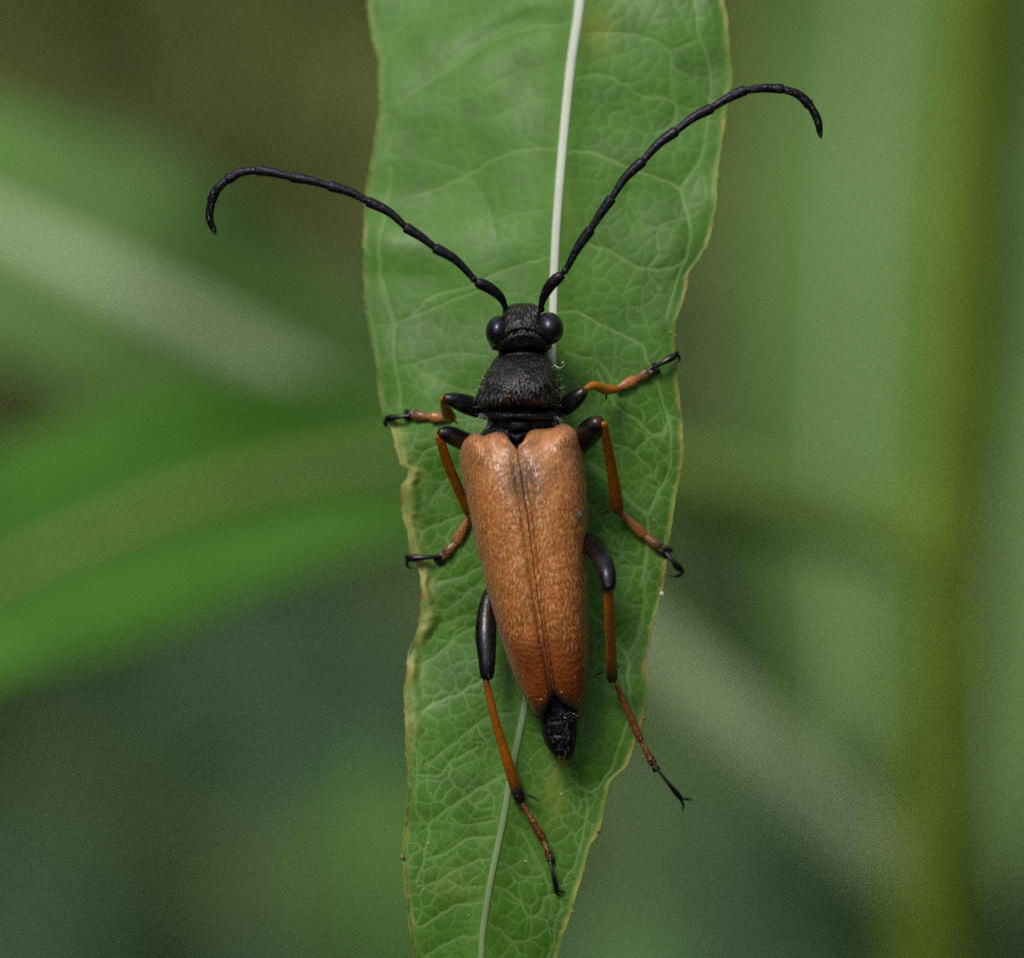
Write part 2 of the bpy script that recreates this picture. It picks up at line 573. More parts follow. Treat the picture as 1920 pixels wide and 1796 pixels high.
# --- neighbour plant on the right: broad upright leaves behind the stem
st2 = Stem(2350, 898, -22.0)
nb = root('leafy_plant', 'plant with broad pale green leaves hanging behind the olive stem', 'plant', base_frame=st2.foot())
stem_mesh(nb, st2, 0.18, 11.0)
GREEN_D = lin(87, 120, 60); RIB_D = lin(150, 172, 130)
bg_leaf(nb, [st2.at(-900), P(2000, -820, -27.2), P(1700, -430, -29.6), P(1645, 0, -29.6), P(1610, 420, -28.8),
             P(1590, 820, -27.2), P(1590, 1150, -25.6), P(1600, 1450, -24.0)],
        [(0, 0.063), (.2, 0.151), (.35, 0.706), (.5, 0.907), (.65, 0.882), (.8, 0.731), (.92, 0.504), (1, 0.038)],
        GREEN_D, RIB_D, 0.13, tilt=(-.05, .5, 1), fold=.2)
bg_leaf(nb, [st2.at(-600), P(2150, -420, -24.0), P(1960, -60, -25.6), P(1900, 350, -25.6), P(1890, 800, -24.0),
             P(1900, 1250, -22.4), P(1920, 1700, -20.8)],
        [(0, 0.063), (.2, 0.176), (.35, 0.428), (.5, 0.504), (.65, 0.529), (.8, 0.479), (1, 0.038)],
        lin(84, 116, 60), lin(124, 146, 98), 0.15, tilt=(.1, .5, 1), fold=.25)

# --- low plant behind the leaf's lower end
st3 = Stem(930, 2700, -25.0)
lo = root('leafy_plant', 'low plant with green leaves rising behind the tip of the beetle leaf', 'plant', base_frame=st3.foot())
stem_mesh(lo, st3, 0.14, 0.3)
bg_leaf(lo, [st3.at(2660), P(800, 2400, -23.9), P(735, 2000, -20.1), P(712, 1700, -22.1), P(705, 1400, -25.6)],
        [(0, 0.074), (.3, 0.372), (.6, 0.521), (.8, 0.446), (1, 0.050)], lin(76, 114, 50), lin(110, 140, 80), 0.06,
        tilt=(0, .6, 1), fold=.2)
bg_leaf(lo, [st3.at(2600), P(1060, 2350, -23.4), P(1140, 2050, -20.5), P(1170, 1850, -22.1), P(1185, 1680, -24.4)],
        [(0, 0.074), (.3, 0.372), (.6, 0.496), (.8, 0.422), (1, 0.050)], lin(80, 114, 70), lin(110, 140, 80), 0.06,
        tilt=(0, .6, 1), fold=.2)

# ------------------------------------------------------------------ the beetle's leaf
LEFT = [(1090, -680), (960, -600), (820, -450), (715, -200), (689, 0), (695, 58), (710, 127), (710, 193), (698, 289),
        (688, 347), (684, 385), (681, 462), (683, 540), (684, 566), (694, 625), (705, 687), (713, 756), (719, 780),
        (732, 798), (741, 842), (750, 872), (766, 884), (752, 916), (753, 956), (763, 998), (770, 1039), (784, 1067),
        (789, 1104), (788, 1145), (779, 1195), (768, 1216), (762, 1249), (758, 1299), (760, 1382), (762, 1424),
        (766, 1457), (762, 1507), (756, 1569), (755, 1606), (758, 1652), (764, 1714), (775, 1793), (800, 1920),
        (840, 2100), (890, 2300)]
RIGHT = [(1112, -680), (1230, -600), (1310, -450), (1350, -200), (1357, 0), (1365, 38), (1369, 96), (1373, 146), (1365, 193),
         (1354, 270), (1346, 328), (1342, 385), (1330, 451), (1311, 486), (1292, 512), (1286, 547), (1273, 586),
         (1267, 605), (1266, 653), (1269, 704), (1276, 756), (1281, 808), (1281, 842), (1276, 894), (1267, 929),
         (1261, 980), (1252, 1032), (1245, 1092), (1236, 1133), (1221, 1183), (1213, 1245), (1215, 1283), (1209, 1332),
         (1194, 1382), (1177, 1432), (1144, 1469), (1136, 1507), (1124, 1557), (1107, 1586), (1094, 1631), (1082, 1673),
         (1072, 1710), (1057, 1748), (1047, 1781), (1010, 1900), (950, 2100), (896, 2300)]
MID = [(1101, -680), (1100, -300), (1087, 0), (1071, 116), (1059, 231), (1049, 347), (1041, 462), (1038, 540), (1037, 586),
       (1035, 660), (1030, 800), (1016, 1000), (1001, 1180), (985, 1316), (972, 1382), (957, 1457), (945, 1528),
       (930, 1602), (916, 1673), (903, 1777), (893, 2300)]
LEFT, RIGHT, MID = map(np.array, (LEFT, RIGHT, MID))


def edge_l(y): return interp(y, LEFT[:, 1], LEFT[:, 0])
def edge_r(y): return interp(y, RIGHT[:, 1], RIGHT[:, 0])
def mid_x(y): return interp(y, MID[:, 1], MID[:, 0])


def leaf_z(x, y):
    """height of the blade (cm, picture frame)"""
    x = np.asarray(x, float); y = np.asarray(y, float)
    zm = interp(y, [-700, -300, 0, 250, 500, 800, 1200, 1500, 1800, 2300],
                [-1.5, -.62, -.26, -.14, -.05, 0.0, 0.01, .02, .0, -.35])
    d = (x - mid_x(y)) / S
    kl = interp(y, [-700, 0, 500, 800, 1000, 1400, 2300], [.42, .42, .34, .22, .12, .10, .1])
    kr = interp(y, [-700, 0, 500, 800, 1000, 1400, 2300], [.05, .05, .06, .10, .08, .10, .1])
    z = zm + np.where(d < 0, -kl * np.abs(d) ** 1.25, -kr * np.abs(d) ** 1.3)
    # soft undulation, stronger toward the margins
    am = np.clip(np.abs(d) / .45, 0, 1) ** 1.5
    z += (vnoise(x / 210, y / 170, 11) * .030 + vnoise(x / 90, y / 75, 12) * .012) * (.35 + am)
    z += .02 * np.exp(-(np.abs(d) / .05) ** 2)
    return z


def zoomA(p): return [(660 + x / 2.595, y / 2.595) for x, y in p]
def zoomB(p): return [(660 + x / 2.897, 480 + y / 2.897) for x, y in p]
def zoomC(p): return [(700 + x / 2.408, 1050 + y / 2.408) for x, y in p]
def zoomD(p): return [(740 + x / 4.536, 1400 + y / 4.536) for x, y in p]
def zoomE(p): return [(1100 + x / 3.59, 800 + y / 3.59) for x, y in p]
def zoomF(p): return [(980 + x / 6.0, 480 + y / 6.0) for x, y in p]


VEINS = [
    (zoomA([(1130, 165), (1280, 160), (1450, 190), (1540, 250), (1565, 330), (1640, 370)]), 1.7, .6),
    (zoomA([(1090, 385), (1200, 370), (1310, 402), (1390, 460), (1540, 490), (1575, 520), (1560, 600), (1480, 650)]), 1.9, .7),
    (zoomA([(1545, 245), (1700, 190)]), 1.4, .5),
    (zoomA([(1050, 745), (1150, 738), (1250, 775), (1400, 840), (1500, 870), (1590, 915), (1612, 980), (1640, 1080),
            (1642, 1200), (1595, 1330), (1550, 1450), (1530, 1557)]), 2.3, .85),
    (zoomA([(1150, 1190), (1250, 1220), (1350, 1280), (1450, 1310), (1590, 1290), (1640, 1230)]), 2.0, .75),
    (zoomA([(1630, 1060), (1490, 1110), (1490, 1230), (1440, 1310), (1490, 1390)]), 1.5, .55),
    (zoomA([(1490, 1110), (1400, 1080), (1350, 1000), (1345, 930)]), 1.3, .45),
    (zoomA([(1665, 0), (1690, 200), (1735, 290), (1740, 480), (1720, 650), (1690, 780), (1600, 912)]), 2.0, .7),
    (zoomA([(1545, 250), (1550, 400), (1575, 510), (1700, 530)]), 1.4, .5),
    (zoomA([(1065, 118), (850, 140), (700, 200), (550, 290), (400, 385), (250, 480)]), 2.0, .5),
    (zoomA([(1040, 310), (850, 340), (650, 430)]), 1.6, .35),
    (zoomA([(1020, 480), (900, 490), (700, 570)]), 1.6, .3),
    (zoomA([(1000, 722), (830, 730), (700, 775), (600, 835), (450, 905), (300, 960)]), 2.1, .6),
    (zoomA([(985, 1020), (850, 1035), (650, 1090)]), 1.5, .4),
    (zoomA([(970, 1255), (850, 1280), (700, 1330), (600, 1385), (400, 1440), (300, 1520)]), 2.0, .7),
    (zoomA([(190, 820), (160, 1050), (130, 1250), (180, 1480), (215, 1557)]), 1.9, .7),
    (zoomA([(380, 790), (540, 840), (650, 980), (700, 1150)]), 1.4, .35),
    (zoomB([(1115, 310), (1200, 300), (1300, 345), (1400, 400), (1520, 450), (1580, 490), (1600, 570), (1640, 640),
            (1680, 770), (1720, 900), (1735, 1050), (1720, 1170), (1660, 1290), (1612, 1400), (1610, 1500), (1590, 1700),
            (1560, 1790)]), 2.2, .8),
    (zoomF([(480, 1090), (700, 1150), (830, 1170), (930, 1250), (1000, 1370), (1060, 1400)]), 1.9, .7),
    (zoomB([(1330, 620), (1400, 750), (1450, 830), (1550, 890), (1620, 960), (1690, 945), (1725, 880)]), 2.1, .75),
    (zoomB([(1270, 1110), (1370, 1170), (1480, 1290), (1550, 1360), (1612, 1400)]), 2.2, .8),
    (zoomC([(975, 215), (1050, 310), (1140, 430), (1150, 520), (1155, 600), (1170, 700)]), 2.1, .85),
    (zoomC([(1240, 50), (1225, 120), (1220, 200), (1180, 380), (1142, 430)]), 1.8, .7),
    (zoomC([(690, 770), (770, 810), (870, 950), (950, 1035), (1020, 1020), (1090, 900), (1120, 800), (1165, 700)]), 2.1, .8),
    (zoomC([(955, 1040), (965, 1130), (940, 1250), (915, 1360), (860, 1450)]), 2.0, .7),
    (zoomC([(615, 1190), (680, 1240), (720, 1310), (760, 1390), (790, 1470)]), 1.8, .65),
    (zoomD([(970, 640), (1080, 700), (1150, 840), (1200, 1000), (1270, 1080)]), 1.8, .6),
    (zoomD([(890, 980), (980, 1010), (1050, 1090), (1180, 1110), (1270, 1080)]), 1.6, .65),
    (zoomD([(850, 1190), (960, 1230), (1060, 1310), (1120, 1400), (1160, 1440), (1240, 1400), (1270, 1280), (1390, 1250)]), 1.8, .65),
    (zoomD([(810, 1500), (900, 1560), (1000, 1660), (1060, 1760)]), 1.8, .65),
    (zoomD([(1400, 1260), (1410, 1370), (1360, 1500), (1350, 1660), (1300, 1790)]), 1.8, .6),
    (zoomD([(1000, 1640), (1130, 1630), (1160, 1450)]), 1.4, .6),
    (zoomD([(960, 255), (870, 265), (780, 320), (700, 360), (600, 430), (450, 520), (350, 600), (290, 650), (290, 740),
            (260, 880), (240, 1000), (180, 1150)]), 2.2, .8),
    (zoomD([(290, 650), (220, 590), (180, 500), (180, 300), (185, 120), (170, 0)]), 1.8, .65),
    (zoomD([(870, 765), (720, 765), (600, 790), (500, 860), (400, 920), (270, 950)]), 1.9, .75),
    (zoomD([(835, 945), (700, 970), (560, 1020), (480, 1060), (440, 1100), (330, 1160), (190, 1170)]), 1.8, .65),
    (zoomD([(800, 1180), (600, 1190), (500, 1160), (440, 1100)]), 1.6, .55),
    (zoomD([(760, 1320), (650, 1325), (490, 1350), (400, 1420), (300, 1480), (200, 1525), (150, 1470), (140, 1320)]), 2.1, .75),
    (zoomD([(720, 1610), (560, 1615), (440, 1670), (360, 1710), (250, 1780)]), 1.8, .6),
    (zoomD([(880, 620), (760, 640), (650, 660), (540, 650), (480, 590), (500, 510)]), 1.6, .6),
    (zoomD([(700, 10), (600, 50), (480, 130), (430, 180), (370, 240), (200, 230)]), 1.8, .65),
    (zoomD([(0, 1), (0, 2)]), .1, .0),
    (zoomB([(590, 990), (480, 1030), (390, 1065), (340, 1170)]), 2.2, .85),
    (zoomB([(600, 1140), (500, 1230), (430, 1330)]), 1.6, .6),
    (zoomB([(650, 1390), (500, 1440), (360, 1500)]), 1.9, .75),
    (zoomB([(780, 160), (600, 220), (400, 300), (300, 340), (240, 380), (225, 500), (240, 620), (265, 740), (265, 830)]), 1.9, .65),
    (zoomB([(150, 0), (160, 180), (200, 300), (240, 380)]), 1.8, .65),
    (zoomB([(720, 540), (560, 535), (430, 550), (330, 590), (240, 610)]), 1.7, .5),
    (zoomB([(650, 740), (500, 690), (400, 640), (350, 590)]), 1.5, .4),
    (zoomB([(720, 1680), (620, 1730), (560, 1755), (470, 1770)]), 1.9, .7),
    (zoomC([(520, 105), (440, 130), (380, 190), (300, 225), (260, 200)]), 1.8, .6),
    (zoomC([(480, 290), (380, 340), (300, 420), (210, 470)]), 1.7, .6),
    (zoomC([(520, 330), (470, 250), (400, 250), (290, 300)]), 1.4, .55),
    (zoomC([(495, 535), (390, 600), (250, 660), (190, 740), (180, 840)]), 2.0, .75),
    (zoomC([(650, 690), (580, 690), (490, 720), (430, 770), (330, 850), (230, 920)]), 1.7, .6),
    (zoomE([(0, 240), (70, 290), (140, 360), (240, 450), (310, 520), (400, 590), (410, 690), (400, 800), (385, 960),
            (385, 1180), (370, 1350), (330, 1450), (270, 1530)]), 2.1, .75),
    (zoomE([(180, 110), (320, 175), (380, 230), (430, 290), (400, 360), (480, 420)]), 1.5, .65),
    (zoomE([(320, 175), (420, 75), (520, 40)]), 1.6, .65),
    (zoomE([(330, 0), (410, 70), (500, 180), (560, 270)]), 1.5, .6),
    (zoomE([(0, 490), (90, 620), (150, 700), (210, 770), (240, 860), (200, 910), (280, 940), (390, 940)]), 1.6, .65),
    (zoomE([(190, 1120), (260, 1190), (380, 1210)]), 1.6, .65),
    (zoomE([(200, 1460), (270, 1530), (280, 1640), (290, 1790)]), 2.0, .8),
    (zoomE([(20, 1690), (120, 1740), (200, 1790)]), 1.5, .65),
]


def seg_dist(px, py, poly):
    best = np.full(px.shape, 1e9)
    for (x0, y0), (x1, y1) in zip(poly[:-1], poly[1:]):
        dx, dy = x1 - x0, y1 - y0
        L = dx * dx + dy * dy + 1e-9
        t = np.clip(((px - x0) * dx + (py - y0) * dy) / L, 0, 1)
        best = np.minimum(best, np.hypot(px - x0 - t * dx, py - y0 - t * dy))
    return best


def vein_net(X, Y, spacing, seed, warp):
    """distance in pixels to the nearest edge of an irregular cell net"""
    g = np.random.default_rng(seed)
    wx = X + vnoise(X / 26, Y / 26, seed + 1) * warp; wy = Y + vnoise(X / 26 + 7, Y / 26, seed + 2) * warp
    xs = np.arange(620, 1440, spacing); ys = np.arange(-760, 2360, spacing)
    gx, gy = np.meshgrid(xs, ys, indexing='ij')
    sx = gx + g.uniform(-.46, .46, gx.shape) * spacing; sy = gy + g.uniform(-.46, .46, gx.shape) * spacing
    ci = np.round((wx - 620) / spacing).astype(int); cj = np.round((wy + 760) / spacing).astype(int)
    b1 = np.full(X.shape, 1e9); i1x = np.zeros(X.shape); i1y = np.zeros(X.shape)
    cand = []
    for a in range(-2, 3):
        for b in range(-2, 3):
            ii = np.clip(ci + a, 0, gx.shape[0] - 1); jj = np.clip(cj + b, 0, gx.shape[1] - 1)
            qx = sx[ii, jj]; qy = sy[ii, jj]
            cand.append((qx, qy))
            d = (wx - qx) ** 2 + (wy - qy) ** 2
            m = d < b1
            b1 = np.where(m, d, b1); i1x = np.where(m, qx, i1x); i1y = np.where(m, qy, i1y)
    best = np.full(X.shape, 1e9)
    for qx, qy in cand:
        dx = qx - i1x; dy = qy - i1y
        L = np.hypot(dx, dy)
        e = ((qx + i1x) / 2 - wx) * dx + ((qy + i1y) / 2 - wy) * dy
        best = np.where(L > 1e-6, np.minimum(best, e / np.maximum(L, 1e-6)), best)
    return best


def make_leaf():
    ys = np.concatenate([np.linspace(-680, -60, 90), np.arange(-50, 1850, 2.2), np.linspace(1860, 2300, 90)])
    uh = np.linspace(0, 1, 131)
    u = np.concatenate([-uh[::-1], uh[1:]])
    u = np.sign(u) * (1 - (1 - np.abs(u)) ** 1.15)
    xl, xr, xm = edge_l(ys), edge_r(ys), mid_x(ys)
    # nibbled, slightly ragged margin
    xl = xl + vnoise(ys / 9, ys * 0, 21) * 1.6 + vnoise(ys / 3.5, ys * 0 + 3, 22) * .7
    xr = xr + vnoise(ys / 11, ys * 0, 23) * 1.2 + vnoise(ys / 4, ys * 0 + 3, 24) * .5
    X = xm[:, None] + np.where(u[None] < 0, -u[None] * (xl - xm)[:, None], u[None] * (xr - xm)[:, None])
    Y = np.repeat(ys[:, None], len(u), 1)
    z = leaf_z(X, Y)
    el = X - xl[:, None]; er = xr[:, None] - X          # distance from the margins, px
    # veins
    vi = np.zeros(X.shape); dsec = np.full(X.shape, 1e9)
    for poly, w, k in VEINS:
        pl = crom(np.array(poly), max(12, len(poly) * 5)) if len(poly) > 2 else np.array(poly)
        lo_x, hi_x = pl[:, 0].min() - 30, pl[:, 0].max() + 30
        lo_y, hi_y = pl[:, 1].min() - 30, pl[:, 1].max() + 30
        r0, r1 = np.searchsorted(ys, [lo_y, hi_y])
        if r1 <= r0:
            continue
        xx = X[r0:r1]; yy = Y[r0:r1]
        jx = xx + vnoise(xx / 14, yy / 14, 31) * 2.2; jy = yy + vnoise(xx / 14, yy / 14, 32) * 2.2
        d = seg_dist(jx, jy, pl)
        vi[r0:r1] = np.maximum(vi[r0:r1], k * np.exp(-(d / (w * 1.05)) ** 2))
        dsec[r0:r1] = np.minimum(dsec[r0:r1], d)
    n1 = vein_net(X, Y, 30, 41, 8)
    n2 = vein_net(X, Y, 15, 51, 5)
    vis = .35 + .65 * sstep(480, 900, Y)
    vis = np.where(X > xm[:, None], np.maximum(vis, .55), vis)
    vary = .7 + .45 * vnoise(X / 60, Y / 60, 44)
    tert = .74 * np.exp(-(n1 / 1.4) ** 2) * vis * vary
    quat = .30 * np.exp(-(n2 / 1.4) ** 2) * vis * np.clip(.5 + .9 * vnoise(X / 45, Y / 45, 45), 0, 1)
    vein = np.maximum.reduce([vi, tert, quat])
    dn = np.minimum(dsec, n1)
    inner = np.minimum(el, er)
    # quilted cells between the veins
    puck = (1 - np.exp(-dn / 5.0)) * .0015 + (1 - np.exp(-dsec / 16.0)) * .0042
    z = z + puck * sstep(0, 30, inner) * sstep(4, 34, np.abs(X - xm[:, None])) * np.where(X > xm[:, None], 1, .6 + .4 * sstep(600, 900, Y))
    # crease where a side vein pulls the upper left half down
    cr = seg_dist(X, Y + 14, crom(np.array(zoomA([(1065, 118), (850, 140), (700, 200), (550, 290), (400, 385)])), 20))
    z = z - .014 * np.exp(-(cr / 20) ** 2) * sstep(800, 900, X) * (1 - sstep(980, 1060, X))
    # rolled margin on the nibbled left side, slight thickened rim elsewhere
    roll = sstep(780, 830, Y) * (1 - sstep(1330, 1420, Y))
    roll = roll * (.75 + .45 * vnoise(Y / 38, Y * 0, 61))
    wroll = 15 + 6 * vnoise(Y / 55, Y * 0 + 4, 62)
    z = z + roll * .021 * np.exp(-((el - wroll * .8) / (wroll * .85)) ** 2)
    z = z - roll * .002 * np.exp(-((el - wroll * 1.9) / 7) ** 2)
    z = z + .008 * np.exp(-(np.minimum(el, er) / 4.5) ** 2)
    # pigments
    g0 = np.array([0.066, 0.186, 0.018]); g1 = np.array([0.042, 0.130, 0.007]); g2 = np.array([0.095, 0.230, 0.022])
    a = np.clip(.5 + .5 * vnoise(X / 70, Y / 70, 71) + .25 * vnoise(X / 24, Y / 24, 72), 0, 1)[..., None]
    c = g0 * a + g1 * (1 - a)
    yl = np.exp(-(np.abs(X - xm[:, None]) / 42) ** 2)[..., None] * .35
    c = c * (1 - yl) + g2 * yl
    up = (1 - sstep(350, 800, Y))[..., None] * np.where(X < xm[:, None], 1.0, .45)[..., None] * .55
    c = c * (1 - up) + np.array([0.096, 0.225, 0.038]) * up          # bluish, waxier toward the base
    for cx, cy, rx, ry, k in [(1040, 1480, 20, 65, .5), (1120, 55, 30, 40, .5), (1065, 400, 14, 40, .25), (845, 1660, 30, 30, .25)]:
        s = (k * np.exp(-((X - cx) / rx) ** 2 - ((Y - cy) / ry) ** 2))[..., None]
        c = c * (1 - s) + np.array([0.26, 0.28, 0.035]) * s
    vcol = np.array([0.215, 0.355, 0.115])
    vv = np.clip(vein, 0, 1)[..., None] * .85
    c = c * (1 - vv) + vcol * vv
    rim = np.exp(-(inner / (7 + 4 * vnoise(Y / 25, X * 0, 81))) ** 2) * np.clip(.72 + .55 * vnoise(Y / 34, X * 0 + 5, 85), .2, 1)
    rim = rim * np.where((el < er) & (Y < 760), .62, 1)
    rimc = np.array([0.30, 0.32, 0.07])
    tan = np.array([0.40, 0.27, 0.09])
    tw = np.clip(.35 + .6 * vnoise(Y / 60, X * 0 + 2, 82), 0, 1) * np.where(er < el, 1, .7)
    rc = rimc * (1 - tw[..., None]) + tan * tw[..., None]
    r_ = np.clip(rim * .85, 0, 1)[..., None]
    c = c * (1 - r_) + rc * r_
    rl = (roll * np.exp(-((el - 9) / 17) ** 2) * (.7 + .3 * vnoise(X / 12, Y / 12, 83)))[..., None]
    rl = np.clip(rl, 0, 1) * .9
    c = c * (1 - rl) + np.array([0.36, 0.37, 0.11]) * rl
    brown = (roll * np.exp(-((el) / 5) ** 2) * np.clip(vnoise(Y / 20, X * 0 + 6, 84) + .2, 0, 1))[..., None]
    c = c * (1 - brown) + np.array([0.26, 0.13, 0.05]) * brown
    v = P(X, Y, z)
    blade = mk('leaf', v.reshape(-1, 3), grid_faces(len(ys), len(u), flip=True), 'leaf', host, col=c.reshape(-1, 3),
               label='green leaf with white midrib and pale net veins, beetle on it')
    sol = blade.modifiers.new('thickness', 'SOLIDIFY')
    sol.thickness = 0.012; sol.offset = -1; sol.use_rim_only = True
    # midrib
    my = np.linspace(-680, 2290, 260)
    pts = P(mid_x(my), my, leaf_z(mid_x(my), my))
    rad = [(0, .030), (.229, .0190), (.4, .0155), (.67, .0125), (.83, .0110), (1, .004)]
    vv, ff, q = tube(pts, rad, n=400, seg=12, flat=.42)
    w = sstep(.45, .75, q)[:, None]
    mk('midrib', vv, ff, 'midrib', blade, col=np.array([.50, .54, .44]) * (1 - w) + np.array([.165, .25, .105]) * w)
    # petiole to the stem
    a0 = pts[0]; s1 = st0.at(-1050)
    pv, pf, q = tube([a0, a0 + np.array([.15, .35, -.5]), (a0 + s1) / 2 + np.array([0, .25, .2]), s1],
                     [(0, .036), (.5, .045), (1, .06)], n=40, seg=12)
    mk('petiole', pv, pf, 'midrib', blade, col=np.array([.34, .40, .22]))
    # glands on the margin and pale flecks on the blade
    for gx, gy, r in [(1241, 1113, 4.5), (1208, 1345, 4), (1122, 1557, 4.5), (1073, 1709, 4.2), (754, 1606, 4.5), (1267, 630, 3)]:
        e, f = ellipsoid(P(gx, gy, leaf_z(gx, gy) + .012), r / S, r / S, r / S * .9, 10, 8)
        mk('gland', e, f, 'gland' if gx != 1241 else 'speck', blade)
    for gx, gy, r in [(893, 634, 2.4), (1257, 623, 2), (996, 1432 + 90, 1.6), (826, 1412, 1.4), (810, 1487, 1.6), (858, 1599, 1.4),
                      (804, 1580, 2.2), (890, 1661, 1.5), (1053, 1488, 2.6), (986, 1614, 2.4), (1196, 585, 2), (1005, 525, 1.5),
                      (790, 1240, 1.6), (880, 1715, 1.8), (952, 1744, 1.5), (1225, 975, 2)]:
        e, f = ellipsoid(P(gx, gy, leaf_z(gx, gy) + .006), r * .62 / S, r * .8 / S, r / S * .7, 8, 6)
        mk('dust_speck', e, f, 'speck', blade)
    return blade


make_leaf()

# ------------------------------------------------------------------ the beetle
beetle = root('longhorn_beetle', 'longhorn beetle with orange-brown wing cases and black head clinging to the leaf', 'beetle',
              base_frame=P(990, 1050, float(leaf_z(990, 1050))))

BODY = np.array([   # row, left, right, bottom, top
    (569, 968, 996, .10, .150), (572, 956, 1005, .09, .185), (577, 948, 1011, .07, .215), (585, 943, 1014, .05, .250),
    (594, 941, 1016, .04, .275), (606, 938, 1019, .04, .297), (620, 930, 1026, .05, .305), (635, 922, 1032, .05, .300),
    (648, 918, 1035, .05, .288), (655, 921, 1033, .06, .272), (659, 934, 1025, .07, .258), (663, 935, 1026, .06, .268),
    (675, 926, 1032, .05, .315), (690, 917, 1041, .03, .352), (710, 905, 1049, .02, .385), (730, 897, 1051, .02, .398),
    (745, 892, 1050, .02, .392), (757, 890, 1049, .02, .362), (766, 894, 1051, .03, .312), (778, 901, 1056, .04, .322),
    (785, 906, 1056, .05, .318), (789, 914, 1049, .06, .262), (798, 912, 1054, .05, .258), (820, 895, 1070, .05, .28),
    (850, 884, 1082, .05, .32), (950, 898, 1090, .05, .34), (1100, 930, 1090, .04, .30), (1250, 972, 1088, .03, .215),
    (1310, 1002, 1083, .03, .17), (1335, 1010, 1083, .03, .165), (1350, 1011, 1083, .03, .165), (1365, 1014, 1082, .03, .160),
    (1385, 1019, 1080, .03, .150), (1402, 1027, 1078, .035, .135), (1416, 1037, 1074, .04, .115), (1425, 1047, 1068, .05, .09)])


def make_body():
    ys = np.concatenate([np.linspace(569, 800, 240), np.linspace(802, 1300, 60), np.linspace(1303, 1425, 70)])
    r = interp(ys, BODY[:, 0], BODY[:, 1:])
    L, Rr, zb, zt = r.T
    seg = 128
    a = np.linspace(0, 2 * np.pi, seg, endpoint=False)
    nx = interp(ys, [569, 590, 630, 660, 700, 780, 1425], [2.4, 3.0, 2.8, 2.2, 2.3, 2.3, 2.2])[:, None]
    ca, sa = np.cos(a)[None], np.sin(a)[None]
    zm = (zb + (zt - zb) * .42)
    x = ((L + Rr) / 2)[:, None] + ((Rr - L) / 2)[:, None] * np.sign(ca) * np.abs(ca) ** (2 / nx)
    hz = np.where(sa > 0, (zt - zm)[:, None], (zm - zb)[:, None])
    z = zm[:, None] + hz * np.sign(sa) * np.abs(sa) ** (2 / nx)
    y = np.repeat(ys[:, None], seg, 1)
    topw = np.clip(sa, 0, 1) ** .5
    cx = 981.0
    xx = (x - cx) / 44
    d = np.zeros(x.shape)
    # transverse groove behind the vertex and raised nape
    yg = 619 + 24 * xx**2
    d -= .030 * np.exp(-((y - yg) / 2.6) ** 2) * (np.abs(xx) < 1.25)
    d += .012 * np.exp(-((y - yg - 9) / 6) ** 2) * (np.abs(xx) < 1.1)
    # front edge of the pronotum: shadowed gap, then a fine rim
    yp = 655 + 8 * xx**2
    d -= .040 * np.exp(-((y - yp) / 2.8) ** 2) * (y < 680)
    d += .010 * np.exp(-((y - yp - 5.5) / 2.2) ** 2) * (y < 690)
    # antennal tubercles and the notch between them
    for sx, sy in [(947, 583), (1013, 581)]:
        d += .045 * np.exp(-((x - sx) / 9) ** 2 - ((y - sy - 3) / 8) ** 2)
    d -= .030 * np.exp(-((x - 983) / 6) ** 2 - ((y - 573) / 8) ** 2)
    d -= .018 * np.exp(-((x - 981) / 20) ** 2 - ((y - 592) / 9) ** 2)
    d -= .008 * np.exp(-((x - 982) / 2.5) ** 2) * np.exp(-((y - 603) / 16) ** 2)
    # pronotum: faint median line, hind groove and lifted hind margin
    d -= .012 * np.exp(-((x - (966 + (y - 700) * .0)) / 5) ** 2) * np.exp(-((y - 752) / 12) ** 2)
    ph = 763 + 3 * np.abs(xx)
    d -= .024 * np.exp(-((y - ph) / 4.0) ** 2)
    d += .006 * np.exp(-((y - ph - 16) / 5) ** 2)
    d += .006 * vnoise(x / 16, y / 16, 91) * sstep(660, 690, y) * (1 - sstep(750, 770, y))
    # abdomen tip: plates
    for yy in (1352, 1378, 1402):
        d -= .007 * np.exp(-((y - yy - 8 * ((x - 1048) / 35) ** 2) / 2.2) ** 2)
    d += .003 * vnoise(x / 14, y / 14, 92) * (y > 1330)
    z = z + d * topw
    v = P(x, y, z)
    c0 = v[0].mean(0); c1 = v[-1].mean(0)
    verts = np.concatenate([v.reshape(-1, 3), [c0, c1]])
    f = [tuple(q) for q in grid_faces(len(ys), seg, wrap=True, flip=True)]
    n = len(ys) * seg
    for k in range(seg):
        f.append((n, k, (k + 1) % seg)); f.append((n + 1, n - seg + (k + 1) % seg, n - seg + k))
    ob = mk('body', verts, f, 'body', beetle, label='black punctured head, thorax and abdomen of the beetle')
    ob.data.materials.append(MAT['black'])                  # smooth, glossy tail plates
    mi = np.zeros(len(ob.data.polygons), dtype=np.int32)
    mi[int(np.searchsorted(ys, 1320)) * seg:] = 1
    ob.data.polygons.foreach_set('material_index', mi)
    # normals on the grid for the hairs
    dr = np.gradient(v, axis=0); dc = np.roll(v, -1, 1) - np.roll(v, 1, 1)
    nor = np.cross(dc, dr); nor /= np.maximum(np.linalg.norm(nor, axis=2, keepdims=True), 1e-9)
    if nor[100, seg // 4, 2] < 0:
        nor = -nor
    return ob, ys, v, nor


body, BY, BV, BN = make_body()


